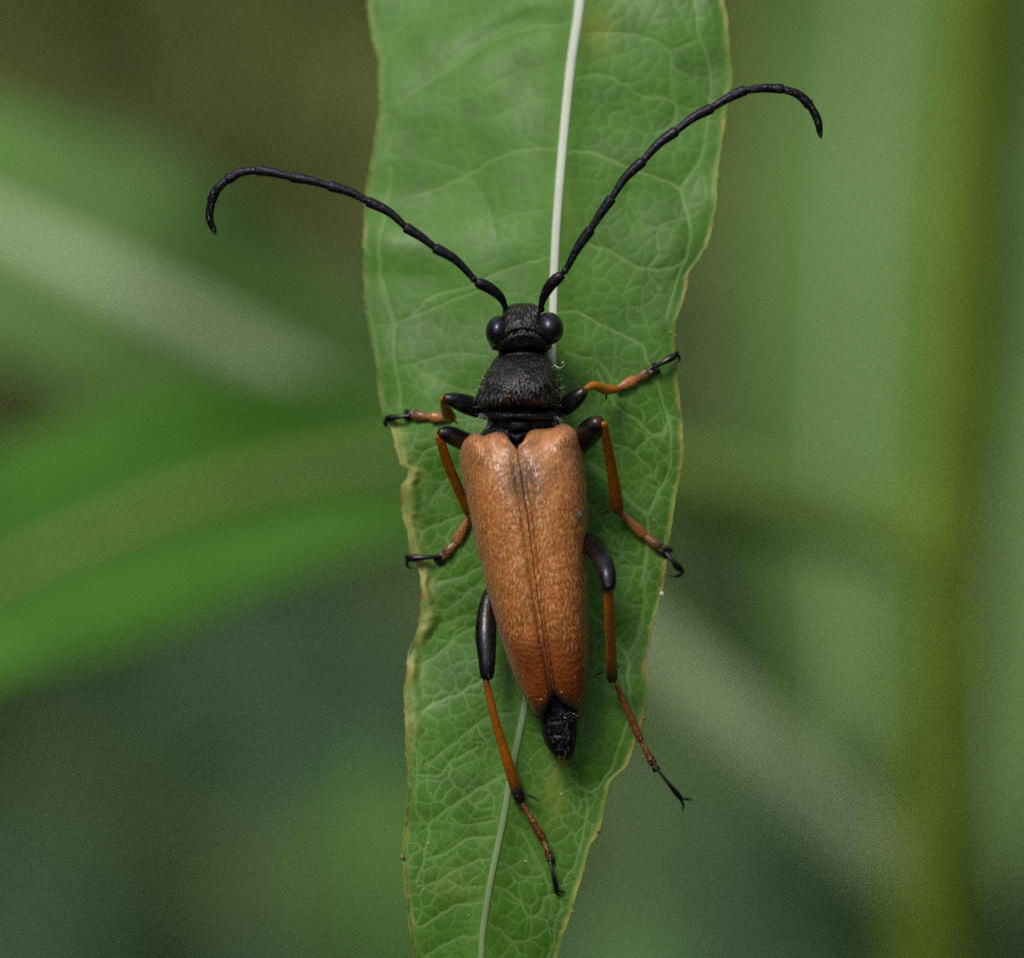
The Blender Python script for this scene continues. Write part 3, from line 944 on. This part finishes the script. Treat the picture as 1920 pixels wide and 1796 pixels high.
def body_hair(name, mat, count, y0, y1, a0, a1, length, width, lift, dirf, seed):
    g = np.random.default_rng(seed)
    rows = np.where((BY >= y0) & (BY <= y1))[0]
    seg = BV.shape[1]
    i = g.choice(rows, count); j = (g.uniform(a0, a1, count) / 360 * seg).astype(int) % seg
    p = BV[i, j] + g.normal(0, .0025, (count, 3)) * np.array([1, 1, 0]); nrm = BN[i, j]
    d = dirf(p, nrm, g) + g.normal(0, .25, (count, 3))
    ln = length * g.uniform(.6, 1.3, count)
    v, f = hairs(p, nrm, d, ln, width * g.uniform(.7, 1.2, count), lift * g.uniform(.6, 1.4, count))
    return mk(name, v, f, mat, body, kind='stuff')


# recumbent grey pile on the pronotum and nape, pale fringes at the temples and the hind corners
body_hair('short_hair', 'greyhair', 900, 668, 762, 25, 155, .018, .0014, .2,
          lambda p, n, g: np.stack([(p[:, 0] - P(975, 0)[0]) * 2, -np.ones(len(p)), 0 * p[:, 0]], 1), 1)
body_hair('short_hair', 'greyhair', 420, 622, 652, 40, 140, .016, .0020, .25,
          lambda p, n, g: np.tile([0.0, 1, 0], (len(p), 1)), 2)
body_hair('short_hair', 'greyhair', 140, 580, 618, 40, 140, .013, .0018, .3,
          lambda p, n, g: np.tile([0.0, 1, 0], (len(p), 1)), 3)
for a0, a1, sx in [(-15, 35, 1), (145, 195, -1)]:
    body_hair('temple_hair', 'whitehair', 46, 638, 655, a0, a1, .040, .0011, .45,
              lambda p, n, g: np.tile([sx * .7, -1.0, 0.2], (len(p), 1)), 4 + sx)
    body_hair('side_hair', 'whitehair', 110, 662, 765, a0, a1, .020, .0007, .9,
              lambda p, n, g: np.tile([sx * .3, .2, 0.2], (len(p), 1)), 8 + sx)
    body_hair('corner_hair', 'whitehair', 46, 772, 795, a0, a1 + (10 if sx > 0 else 0), .045, .0011, .45,
              lambda p, n, g: np.tile([sx * 1.0, -.5, 0.2], (len(p), 1)), 12 + sx)
body_hair('tail_hair', 'greyhair', 110, 1340, 1424, 0, 180, .024, .0010, .12,
          lambda p, n, g: np.tile([0.0, -1, 0], (len(p), 1)), 20)
body_hair('tail_hair', 'amberhair', 46, 1412, 1425, 0, 180, .034, .0010, .3,
          lambda p, n, g: np.tile([0.0, -1, 0], (len(p), 1)), 21)

# eyes: bulging, notched on the inner front where the antenna sits
for sx, ex, ey, rx, ry in [(-1, 933, 621, 22, 29), (1, 1030, 616, 26.5, 30.5)]:
    e, f = ellipsoid([0, 0, 0], 1, 1, 1, 48, 32)
    ang = np.arctan2(e[:, 1], e[:, 0] * sx)
    notch = 1 - .04 * np.exp(-((ang - 2.3) / .5) ** 2) * np.sqrt(np.clip(e[:, 0]**2 + e[:, 1]**2, 0, 1))
    tiltd = sx * .16
    ex_, ey_ = e[:, 0] * rx * notch, e[:, 1] * ry * notch
    qx = ex_ * math.cos(tiltd) - ey_ * math.sin(tiltd); qy = ex_ * math.sin(tiltd) + ey_ * math.cos(tiltd)
    v = np.concatenate([P(ex, ey, .228)[None] + np.stack([qx / S, qy / S, e[:, 2] * .078], 1)])
    mk('eye', v, f, 'eye', beetle)

for ex, ey in [(950, 582), (1014, 580)]:
    e, f = ellipsoid(P(ex, ey, .226), px_(7.5), px_(7), px_(9), 18, 12)
    mk('antenna_socket', e, f, 'black', beetle)
# curled pale bristle on the right shoulder
pts = [P(1040, 684, .27), P(1048, 690, .29), P(1055, 688, .31), P(1058, 682, .32), P(1056, 679, .325), P(1053, 681, .325)]
v, f, q = tube(pts, [(0, .0016), (1, .0012)], n=30, seg=6)
mk('bristle', v, f, 'whitehair', beetle)
e, f = ellipsoid(P(955, 743, .395), 3 / S, 2.4 / S, 2 / S, 10, 8)
mk('orange_speck', e, f, 'orange', beetle)

# scutellum: trapezoid in front, small triangle between the wing cases
def plate(outline, z0, dome, name, mat, n=14):
    o = np.array(outline, float)
    c = o.mean(0)
    rs = np.linspace(0, 1, n)
    oo = crom(np.concatenate([o, o[:1]]), 48)[:-1]
    pts = c + (oo - c)[None] * rs[:, None, None]
    z = z0 + dome * (1 - rs[:, None] ** 3) + 0 * pts[..., 0]
    z = z - .05 * (rs[:, None] > .999)
    v = P(pts[..., 0], pts[..., 1], z)
    return mk(name, v.reshape(-1, 3), grid_faces(n, 48, wrap=True, flip=False), mat, beetle)


plate([(946, 786), (972, 783), (999, 786), (999, 795), (993, 808), (972, 812), (953, 811), (947, 800)], .268, .035, 'scutum', 'black')
plate([(950, 811), (970, 813), (990, 809), (984, 820), (976, 829), (969, 836), (962, 829), (954, 820)], .335, .022, 'scutellum', 'black')

# ---- wing cases
EL = dict(
    left=dict(
        front=[(949, 815), (940, 811), (930, 810), (918, 813), (907, 817), (896, 813), (887, 813), (879, 817), (872, 824)],
        inner=[(949, 815), (957, 828), (970, 845), (978, 894), (983, 927), (991, 977), (1000, 1048), (1008, 1107), (1017, 1174),
               (1026, 1229), (1032, 1270), (1033, 1298), (1029, 1318)],
        outer=[(872, 824), (865, 836), (863, 850), (865, 875), (873, 919), (883, 969), (893, 1019), (902, 1053), (914, 1105),
               (934, 1180), (954, 1240), (974, 1289), (996, 1328)],
        tip=[(1029, 1318), (1024, 1331), (1016, 1341), (1008, 1342), (996, 1328)]),
    right=dict(
        front=[(989, 811), (1000, 805), (1014, 803), (1028, 802), (1037, 801), (1046, 796), (1056, 794), (1067, 797), (1078, 806)],
        inner=[(989, 811), (981, 827), (969, 845), (977, 894), (982, 927), (990, 977), (999, 1048), (1007, 1107), (1016, 1174),
               (1025, 1229), (1032, 1270), (1039, 1296), (1050, 1313)],
        outer=[(1078, 806), (1088, 820), (1092, 837), (1096, 877), (1100, 919), (1102, 969), (1101, 1019), (1102, 1053),
               (1103, 1105), (1104, 1180), (1103, 1240), (1099, 1289), (1092, 1318)],
        tip=[(1050, 1313), (1062, 1322), (1076, 1330), (1085, 1330), (1092, 1318)]))


def make_elytron(side):
    E = EL[side]
    n, m = 260, 90
    s = np.linspace(0, 1, n); s = s ** 1.15
    tq = 1 - (1 - np.linspace(0, 1, m)) ** 1.9
    # resample boundaries at equal arc length, then at s / tq
    I = crom(E['inner'], 600); O = crom(E['outer'], 600); F = crom(E['front'], 300); T = crom(E['tip'], 300)
    pick = lambda C, q: np.stack([np.interp(q, np.linspace(0, 1, len(C)), C[:, k]) for k in (0, 1)], 1)
    I, O, F, T = pick(I, s), pick(O, s), pick(F, tq), pick(T, tq)
    ss, tt = s[:, None, None], tq[None, :, None]
    XY = ((1 - tt) * I[:, None] + tt * O[:, None] + (1 - ss) * F[None] + ss * T[None]
          - ((1 - ss) * (1 - tt) * F[0] + (1 - ss) * tt * F[-1] + ss * (1 - tt) * T[0] + ss * tt * T[-1]))
    X, Y = XY[..., 0], XY[..., 1]
    zt = interp(Y, [795, 812, 835, 870, 950, 1100, 1200, 1280, 1345], [.31, .36, .395, .418, .43, .40, .35, .285, .215])
    ze = interp(Y, [795, 835, 950, 1100, 1200, 1280, 1345], [.20, .185, .17, .16, .145, .13, .115])
    t = tq[None, :]; s2 = s[:, None]
    z = ze + (zt - ze) * np.sqrt(np.clip(1 - t ** 3.0, 0, 1))
    z = z - .020 * np.exp(-(t / .16) ** 2) * sstep(.02, .12, s2)                # slope into the suture
    z = z + .0075 * np.exp(-((t - .045) / .028) ** 2) * sstep(.03, .1, s2)      # beaded suture rim
    z = z - .010 * np.exp(-((t - .11) / .04) ** 2) * sstep(.1, .3, s2)
    z = z + .030 * np.exp(-((s2 - .05) / .055) ** 2 - ((t - .70) / .20) ** 2)    # shoulder boss
    z = z - .014 * np.exp(-((s2 - .03) / .06) ** 2 - ((t - .38) / .16) ** 2)
    z = z + .016 * np.exp(-((s2 - .03) / .05) ** 2 - ((t - .12) / .14) ** 2)
    z = z - .08 * np.exp(-(s2 / .008)) - .07 * np.exp(-((1 - s2) / .016))        # rounded front and tip
    z = z + .004 * vnoise(X / 30, Y / 45, 93)
    v = P(X, Y, z)
    # colour: amber brown, smoky patch beside the scutellum, deeper amber where the pile thins out at the tip
    c = np.tile(np.array([0.390, 0.135, 0.030]), (n, m, 1))
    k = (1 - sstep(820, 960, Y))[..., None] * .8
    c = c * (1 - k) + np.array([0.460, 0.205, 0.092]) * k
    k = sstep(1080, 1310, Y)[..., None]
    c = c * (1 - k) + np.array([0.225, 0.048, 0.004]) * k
    k = (.50 * np.exp(-((Y - 902) / 42) ** 2 - ((np.abs(X - (978 + (Y - 900) * .15)) - 12) / 30) ** 2)
         + .25 * np.exp(-((Y - 868) / 30) ** 2 - ((X - 978) / 30) ** 2) + .18 * np.exp(-((Y - 960) / 60) ** 2 - ((X - 985) / 30) ** 2))
    k = np.clip(k * (1.35 + .2 * vnoise(X / 8, Y / 8, 95)), 0, .85)[..., None]
    c = c * (1 - k) + np.array([0.105, 0.068, 0.045]) * k
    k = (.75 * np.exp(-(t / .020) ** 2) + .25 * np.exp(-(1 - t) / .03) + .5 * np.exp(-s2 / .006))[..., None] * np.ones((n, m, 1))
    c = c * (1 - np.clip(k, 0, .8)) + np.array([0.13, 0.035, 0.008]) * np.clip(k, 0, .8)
    c = c * (1 + .10 * vnoise(X / 22, Y / 34, 96))[..., None]
    flip = side == 'right'
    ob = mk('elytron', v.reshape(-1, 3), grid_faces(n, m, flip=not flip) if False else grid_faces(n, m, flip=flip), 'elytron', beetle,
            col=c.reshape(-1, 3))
    sol = ob.modifiers.new('shell', 'SOLIDIFY'); sol.thickness = .014; sol.offset = -1
    ds = np.gradient(v, axis=0); dt = np.gradient(v, axis=1)
    nor = np.cross(ds, dt); nor /= np.maximum(np.linalg.norm(nor, axis=2, keepdims=True), 1e-9)
    if nor[n // 2, 10, 2] < 0:
        nor = -nor
    # check the winding: faces must point outward
    # pile of short golden hairs, lying backward
    g = np.random.default_rng(3 if side == 'left' else 4)
    cnt = 3000
    area = np.linalg.norm(np.cross(ds, dt), axis=2)
    w = area * (1.0 - .97 * sstep(1110, 1240, Y))
    w = w * (1 - .7 * np.exp(-((Y - 895) / 45) ** 2 - ((X - 978) / 42) ** 2))
    w = w[3:-3, 2:-1]; w = (w / w.sum()).ravel()
    idx = g.choice(w.size, cnt, p=w)
    i = idx // (m - 3) + 3; j = idx % (m - 3) + 2
    p = v[i, j] + g.normal(0, .0022, (cnt, 3)) * np.array([1, 1, 0])
    d = ds[i, j] / np.linalg.norm(ds[i, j], axis=1, keepdims=True)
    big = g.random(cnt) < .36
    swirl = vnoise(X[i, j] / 40, Y[i, j] / 60, 97) * .35
    lat = np.cross(nor[i, j], d)
    d = d + lat * (swirl * .6 + g.normal(0, .06, cnt))[:, None]
    hv, hf = hairs(p, nor[i, j], d, np.where(big, g.uniform(.022, .034, cnt), g.uniform(.012, .022, cnt)),
                   np.where(big, g.uniform(.0026, .0038, cnt), g.uniform(.0010, .0018, cnt)), g.uniform(.04, .18, cnt))
    mk('pile', hv, hf, 'goldhair', ob, kind='stuff')
    # fringe of hairs along the outer edge
    ii = g.integers(8, n - 6, 420); jj = np.full(420, m - 3)
    d = ds[ii, jj] / np.linalg.norm(ds[ii, jj], axis=1, keepdims=True)
    hv, hf = hairs(v[ii, jj], nor[ii, jj], d, g.uniform(.014, .026, 420), g.uniform(.0016, .0024, 420), g.uniform(.4, .8, 420))
    mk('fringe', hv, hf, 'goldhair', ob, kind='stuff')
    return ob, X, Y, v, nor


elL = make_elytron('left')
elR = make_elytron('right')


def on_elytron(E, x, y):
    _, X, Y, v, nor = E
    k = np.argmin((X - x) ** 2 + (Y - y) ** 2)
    return v.reshape(-1, 3)[k], nor.reshape(-1, 3)[k]


c, nn = on_elytron(elR, 1084, 965)
v, f, q = tube([P(1082, 958, c[2] + .008), P(1087, 962, c[2] + .008), P(1087, 968, c[2] + .008), P(1082, 974, c[2] + .006)],
               [(0, .002), (.5, .008), (1, .002)], n=14, seg=8, flat=.6)
mk('grey_fleck', v, f, 'grey', beetle)
for E, x, y, r in [(elR, 1000, 1123, 1.4), (elR, 1053, 1297, 1.2), (elL, 1014, 1310, 1.3), (elR, 1018, 905, 1.3)]:
    c, nn = on_elytron(E, x, y)
    e, f = ellipsoid(c + nn * .003, r / S, r / S, r / S * .6, 8, 6)
    mk('dust_speck', e, f, 'speck', beetle)

# crumpled hind-wing tips between the wing cases and the tail
g = np.random.default_rng(33)
for (x0, y0, x1, y1, wd) in [(1064, 1338, 1090, 1347, 6), (1058, 1350, 1066, 1390, 5), (1052, 1334, 1074, 1352, 6)]:
    n_, m_ = 9, 6
    a = np.linspace(0, 1, n_)[:, None]; b = np.linspace(-1, 1, m_)[None]
    dx, dy = x1 - x0, y1 - y0; L = math.hypot(dx, dy)
    X = x0 + dx * a - dy / L * b * wd * (1 - .5 * a); Y = y0 + dy * a + dx / L * b * wd * (1 - .5 * a)
    Z = .185 - .0006 * (Y - 1340) + g.normal(0, .006, (n_, m_))
    o = mk('hind_wing', P(X, Y, Z).reshape(-1, 3), grid_faces(n_, m_, flip=True), 'wing', beetle, smooth=False)
    sol = o.modifiers.new('thickness', 'SOLIDIFY'); sol.thickness = .003

# ---- legs and antennae
BLK = np.array([0.0045, 0.004, 0.005]); AMB = np.array([0.38, 0.108, 0.006]); AMB2 = np.array([0.42, 0.15, 0.012])
RUST = np.array([0.22, 0.062, 0.018]); TAN = np.array([0.34, 0.125, 0.04])


def blend(q, stops):
    xs = [a for a, _ in stops]
    return np.stack([np.interp(q, xs, [c[k] for _, c in stops]) for k in range(3)], 1)


def px(r): return r / S


def pile(parent, path, rad, count, length, mat, seed, lift=.4):
    """short hairs lying along a limb segment, on the sides that show"""
    g = np.random.default_rng(seed)
    n = 40
    c = crom(path, n); t, nn, bb = frames(c)
    ra = np.array(rad, float); r = interp(np.linspace(0, 1, n), ra[:, 0], ra[:, 1])
    i = g.integers(1, n - 1, count); a = g.uniform(-2.0, 2.0, count)
    nor = nn[i] * np.cos(a)[:, None] + bb[i] * np.sin(a)[:, None]
    p = c[i] + nor * r[i][:, None]
    hv, hf = hairs(p, nor, t[i] + g.normal(0, .15, (count, 3)), length * g.uniform(.6, 1.3, count),
                   g.uniform(.0007, .0012, count), lift * g.uniform(.5, 1.5, count))
    mk('hair', hv, hf, mat, parent, kind='stuff')


def lz(x, y, up=0.0):
    """on the leaf, or where the leaf would go on beyond its margin"""
    xc = float(np.clip(x, edge_l(y) + 3, edge_r(y) - 3))
    return float(leaf_z(xc, y)) + up


def spur(parent, a, b, r=2.0):
    m = (a + b) / 2 + np.array([0, 0, .012])
    v, f, q = tube([a, m, b], [(0, px(r)), (.6, px(r * .7)), (1, px(.3))], n=12, seg=8)
    mk('spur', v, f, 'limb', parent, col=BLK)


def make_leg(femur, frad, fcol, tibia, trad, tcol, spurs, tarsi, tacol, onych, claws, seed, lobe=9.0, thin=1.0):
    """all points (px, py, z). tarsi: joints of segments 1-3; onych: start and end; claws: two lists of points"""
    A = lambda l: [P(*p) for p in l]
    v, f, q = tube(A(femur), [(a, px(b)) for a, b in frad], n=44, seg=22)
    leg = mk('leg', v, f, 'limb', beetle, col=blend(q, fcol))
    pile(leg, A(femur), [(a, px(b)) for a, b in frad], 90, .014, 'greyhair', seed, .12)
    v, f, q = tube(A(tibia), [(a, px(b)) for a, b in trad], n=40, seg=18, flat=.85)
    mk('tibia', v, f, 'limb', leg, col=blend(q, tcol))
    pile(leg, A(tibia), [(a, px(b)) for a, b in trad], 70, .012, 'amberhair', seed + 1, .2)
    for a, b in spurs:
        spur(leg, P(*a), P(*b))
    # tarsus
    for k in range(len(tarsi) - 1):
        a, b = P(*tarsi[k]), P(*tarsi[k + 1])
        L = np.linalg.norm(b - a)
        w0, w1 = (5.8, 10.8) if k == 0 else (5.6, 11.2)
        w0 *= thin; w1 *= thin
        mid = (a + b) / 2 + np.array([0, 0, .004])
        rad = [(0, px(w0)), (.18, px(w0 * 1.15)), (.75, px(w1 * .95)), (.93, px(w1)), (1, px(w1 * .7))]
        v, f, q = tube([a, mid, b], rad, n=22, seg=14, flat=.62)
        t0 = blend(q, [(0, tacol[k]), (1, tacol[k + 1])])
        mk('tarsus_segment', v, f, 'limb', leg, col=t0)
        pile(leg, [a, mid, b], rad, 90, .010, 'amberhair', seed + 3 + k, .35)
    a = P(*tarsi[-1]); d = a - P(*tarsi[-2]); d /= np.linalg.norm(d)
    s = np.cross(d, [0, 0, 1.0]); s /= np.linalg.norm(s)
    parts = []
    for sg in (-1, 1):
        e = a + d * px(lobe * 1.9 * thin) + s * sg * px(lobe * .62 * thin) - np.array([0, 0, .012])
        parts.append(tube([a - d * px(3), a + d * px(lobe * .8) + s * sg * px(lobe * .42 * thin), e],
                          [(0, px(3.6 * thin)), (.55, px(5.4 * thin)), (.9, px(5.2 * thin)), (1, px(3.2 * thin))], n=14, seg=12, flat=.65))
    v, f, q = join(parts)
    mk('tarsus_lobe', v, f, 'limb', leg, col=blend(q, [(0, tacol[-2]), (.35, tacol[-1]), (1, tacol[-1])]))
    o = A(onych)
    mid = (o[0] + o[1]) / 2 + np.array([0, 0, .012])
    v, f, q = tube([o[0], mid, o[1]], [(0, px(3.2 * thin)), (.45, px(4.4 * thin)), (.85, px(7.2 * thin)), (1, px(5.8 * thin))], n=20, seg=12)
    mk('claw_segment', v, f, 'limb', leg, col=blend(q, [(0, BLK * 2), (.3, BLK), (1, BLK)]))
    for cl in claws:
        v, f, q = tube(A(cl), [(0, px(4.0 * thin)), (.5, px(3.1 * thin)), (1, px(.8))], n=18, seg=8)
        mk('claw', v, f, 'limb', leg, col=blend(q, [(0, BLK), (.6, BLK), (1, np.array([.05, .02, .006]))]))
    return leg


FB = [(0, BLK), (1, BLK)]
KNEE = [(0, BLK), (.95, BLK), (1, np.array([.035, .012, .005]))]
U = .018
# front legs
make_leg([(912, 770, .12), (880, 760, .17), (850, 750, .215), (833, 747, .225)], [(0, 16), (.3, 19), (.6, 17.5), (.85, 13.5), (1, 9)], KNEE,
         [(831, 747, .225), (834, 762, .15), (846, 787, .05)], [(0, 5), (.35, 8), (.85, 12), (1, 9)],
         [(0, AMB * .8), (.3, AMB2 * .9), (1, AMB2)], [((852, 786, .04), (858, 797, .02))],
         [(842, 784, lz(842, 784, U)), (808, 782, lz(808, 782, U)), (776, 779, lz(776, 779, U))], [TAN, TAN, BLK * 3],
         [(770, 779, lz(770, 779, .035)), (725, 785, lz(725, 785, .03))],
         [[(726, 784, lz(726, 784, .03)), (721, 794, lz(722, 794, .02)), (727, 802, lz(730, 802, 0))],
          [(727, 786, lz(727, 786, .02)), (723, 792, lz(724, 792, -.01)), (729, 798, lz(730, 798, -.04))]], 100, lobe=10)
make_leg([(1036, 772, .12), (1060, 762, .16), (1082, 745, .20), (1096, 732, .215)], [(0, 15), (.35, 17), (.7, 16), (.88, 13), (1, 9)], KNEE,
         [(1094, 732, .21), (1112, 723, .17), (1135, 730, .10), (1157, 730, .055)], [(0, 4.5), (.3, 8), (.65, 10.5), (1, 6.5)],
         [(0, RUST), (.15, AMB2), (.6, AMB2), (1, AMB)], [((1136, 737, .09), (1137, 752, .06))],
         [(1155, 730, lz(1155, 730, U + .01)), (1190, 712, lz(1190, 712, U)), (1216, 698, lz(1216, 698, U))], [TAN, TAN, BLK * 3],
         [(1222, 692, lz(1222, 692, .035)), (1266, 667, lz(1263, 667, .035))],
         [[(1265, 668, lz(1263, 668, .03)), (1270, 666, lz(1266, 668, .02)), (1274, 672, lz(1266, 676, .0)), (1272, 682, lz(1266, 684, -.03))],
          [(1264, 666, lz(1263, 666, .04)), (1269, 661, lz(1266, 661, .03)), (1272, 664, lz(1266, 664, .0))]], 110, lobe=11)
# middle legs
make_leg([(900, 838, .10), (872, 828, .16), (840, 814, .23), (823, 811, .245)], [(0, 15), (.35, 18), (.7, 17.5), (.88, 14), (1, 9)], KNEE,
         [(823, 815, .245), (838, 865, .17), (862, 922, .09), (881, 967, .035)], [(0, 6), (.1, 8.5), (.5, 9.5), (.9, 9), (1, 6.5)],
         [(0, AMB * .8), (.2, AMB * .8), (.8, AMB * .65), (1, RUST * .6)], [((880, 962, .04), (889, 976, .03))],
         [(879, 969, lz(879, 969, U + .01)), (855, 1018, lz(855, 1018, U)), (833, 1040, lz(833, 1040, U))], [TAN * .8, TAN * .85, BLK * 3],
         [(825, 1043, lz(825, 1043, .03)), (768, 1047, lz(773, 1047, .04))],
         [[(770, 1046, lz(773, 1046, .035)), (764, 1052, lz(773, 1052, .01)), (764, 1061, lz(773, 1061, -.02)), (774, 1067, lz(776, 1066, -.05))],
          [(769, 1044, lz(773, 1044, .04)), (763, 1043, lz(773, 1043, .02)), (764, 1056, lz(773, 1056, -.05))]], 120, lobe=11)
make_leg([(1080, 842, .12), (1097, 822, .22), (1112, 801, .33), (1124, 789, .36)], [(0, 17), (.35, 21), (.65, 23.5), (.88, 19), (1, 12)], KNEE,
         [(1131, 793, .365), (1142, 850, .25), (1152, 910, .14), (1159, 959, .055)], [(0, 6), (.1, 8), (.5, 9.5), (.85, 12), (.95, 12), (1, 9)],
         [(0, AMB * .8), (.1, AMB * 1.1), (.7, AMB), (.95, AMB * .6), (1, RUST * .5)],
         [((1146, 950, .05), (1131, 965, .035)), ((1164, 950, .06), (1168, 964, .04))],
         [(1164, 961, lz(1164, 961, U + .012)), (1208, 1004, lz(1208, 1004, U)), (1238, 1026, lz(1238, 1026, U))], [TAN, TAN * .9, BLK * 3],
         [(1248, 1036, lz(1243, 1036, .035)), (1275, 1068, lz(1240, 1068, .03))],
         [[(1275, 1066, lz(1240, 1066, .03)), (1279, 1073, lz(1240, 1066, .01)), (1270, 1080, lz(1240, 1066, -.02)), (1253, 1079, lz(1240, 1066, -.05))],
          [(1277, 1066, lz(1240, 1066, .02)), (1280, 1074, lz(1240, 1066, -.02)), (1272, 1081, lz(1240, 1066, -.06))]], 130, lobe=12)
# hind legs
make_leg([(930, 1090, .12), (915, 1130, .15), (911, 1185, .19), (913, 1240, .22), (913, 1272, .225)],
         [(0, 10), (.25, 16), (.55, 20), (.8, 16.5), (.95, 13.5), (1, 11)], FB,
         [(911, 1274, .225), (926, 1340, .19), (946, 1410, .13), (966, 1472, .07), (976, 1502, .045)],
         [(0, 6), (.15, 7), (.5, 9), (.8, 11), (.95, 12), (1, 9)],
         [(0, RUST * .6), (.08, AMB * .7), (.6, AMB), (.8, AMB * .6), (.9, BLK * 4), (1, BLK * 2)],
         [((984, 1486, .06), (1015, 1503, .045)), ((968, 1498, .05), (965, 1508, .04))],
         [(979, 1505, lz(979, 1505, U + .012)), (1019, 1574, lz(1019, 1574, U)), (1031, 1606, lz(1031, 1606, U))],
         [RUST * .55, RUST * .45, BLK * 2.5],
         [(1031, 1612, lz(1031, 1612, .03)), (1043, 1664, lz(1043, 1664, .03))],
         [[(1042, 1662, lz(1043, 1662, .03)), (1049, 1670, lz(1049, 1670, .025)), (1060, 1672, lz(1058, 1672, .0))],
          [(1040, 1664, lz(1040, 1664, .03)), (1043, 1674, lz(1043, 1674, .02)), (1053, 1679, lz(1053, 1679, .0))]], 140, lobe=9, thin=.74)
make_leg([(1088, 1010, .16), (1109, 1021, .27), (1127, 1045, .38), (1138, 1076, .45), (1141, 1104, .47)],
         [(0, 15), (.25, 18.5), (.6, 18.5), (.85, 17), (1, 13)], FB,
         [(1141, 1102, .465), (1143, 1160, .36), (1146, 1225, .21), (1148, 1275, .09)],
         [(0, 7), (.1, 9), (.5, 9.5), (.85, 10.5), (.95, 11), (1, 9)],
         [(0, RUST), (.1, AMB * 1.15), (.7, AMB * 1.1), (.86, AMB * .6), (.93, BLK * 4), (1, BLK * 2)],
         [((1137, 1257, .11), (1114, 1266, .08)), ((1156, 1252, .11), (1163, 1247, .1))],
         [(1153, 1277, lz(1153, 1277, .05)), (1202, 1390, lz(1190, 1390, .025)), (1226, 1434, lz(1175, 1434, .02))],
         [RUST * .9, RUST * .5, BLK * 3],
         [(1229, 1438, lz(1170, 1438, .02)), (1277, 1497, lz(1140, 1470, .0))],
         [[(1276, 1496, lz(1140, 1470, .0)), (1286, 1497, lz(1140, 1470, .0)), (1299, 1500, lz(1140, 1470, -.03))],
          [(1275, 1496, lz(1140, 1470, .0)), (1281, 1508, lz(1140, 1470, -.01)), (1279, 1520, lz(1140, 1470, -.04))]], 150, lobe=9, thin=.74)

ANT = dict(
    right=[[(1014, 576, .24), (1020, 556, .26), (1034, 533, .285), (1054, 515, .30)], [(1056, 513, .30), (1063, 503, .305)],
           [(1063, 503, .305), (1084, 464, .32), (1108, 430, .33)], [(1108, 430, .33), (1125, 403, .335), (1147, 372, .34)],
           [(1147, 372, .34), (1173, 333, .34), (1206, 302, .34)], [(1206, 302, .34), (1235, 270, .335), (1268, 246, .33)],
           [(1268, 246, .33), (1300, 221, .32), (1335, 203, .31)], [(1335, 203, .31), (1366, 184, .30), (1398, 169, .29)],
           [(1398, 170, .29), (1432, 166, .28), (1468, 167, .27)], [(1468, 168, .27), (1497, 178, .26), (1519, 199, .25)],
           [(1519, 198, .25), (1533, 226, .235), (1539, 260, .22)]],
    left=[[(948, 577, .24), (938, 557, .26), (917, 540, .28), (893, 529, .295)], [(892, 528, .295), (884, 519, .30)],
          [(885, 519, .30), (852, 486, .31), (815, 465, .315)], [(816, 465, .315), (790, 445, .32), (760, 426, .32)],
          [(761, 426, .32), (728, 397, .32), (689, 378, .315)], [(690, 378, .315), (655, 360, .31), (616, 348, .305)],
          [(617, 349, .305), (582, 339, .30), (545, 332, .29)], [(546, 333, .29), (512, 324, .28), (480, 319, .27)],
          [(481, 320, .27), (450, 324, .26), (426, 338, .25)], [(427, 337, .25), (408, 354, .24), (396, 378, .225)],
          [(397, 376, .225), (393, 408, .21), (405, 441, .20)]])
for side, segs in ANT.items():
    par = None
    for k, sg in enumerate(segs):
        A = [P(*p) for p in sg]
        if k == 0:
            rad = [(0, px(5)), (.12, px(6.2)), (.5, px(10)), (.85, px(11.2)), (1, px(7.6))]
        elif k == 1:
            rad = [(0, px(4.5)), (.5, px(6.8)), (1, px(5))]
        else:
            b, e = ((6.2, 10.0) if k < 5 else (6.6, 10.2)) if k < 8 else ((6.8, 9.6) if k < 10 else (6.4, 5.4))
            rad = [(0, px(b)), (.15, px(b * 1.08)), (.8, px(e * .95)), (.97, px(e)), (1, px(e * .9))]
            if k == 10:
                rad = [(0, px(7.0)), (.3, px(7.8)), (.75, px(6.4)), (1, px(2.0))]
        v, f, q = tube(A, rad, n=26, seg=16, flat=.85)
        if par is None:
            par = mk('antenna', v, f, 'black', beetle)
        else:
            mk('antenna_segment', v, f, 'black', par)
        pile(par, A, rad, 40, .010, 'greyhair', 300 + k, .15)
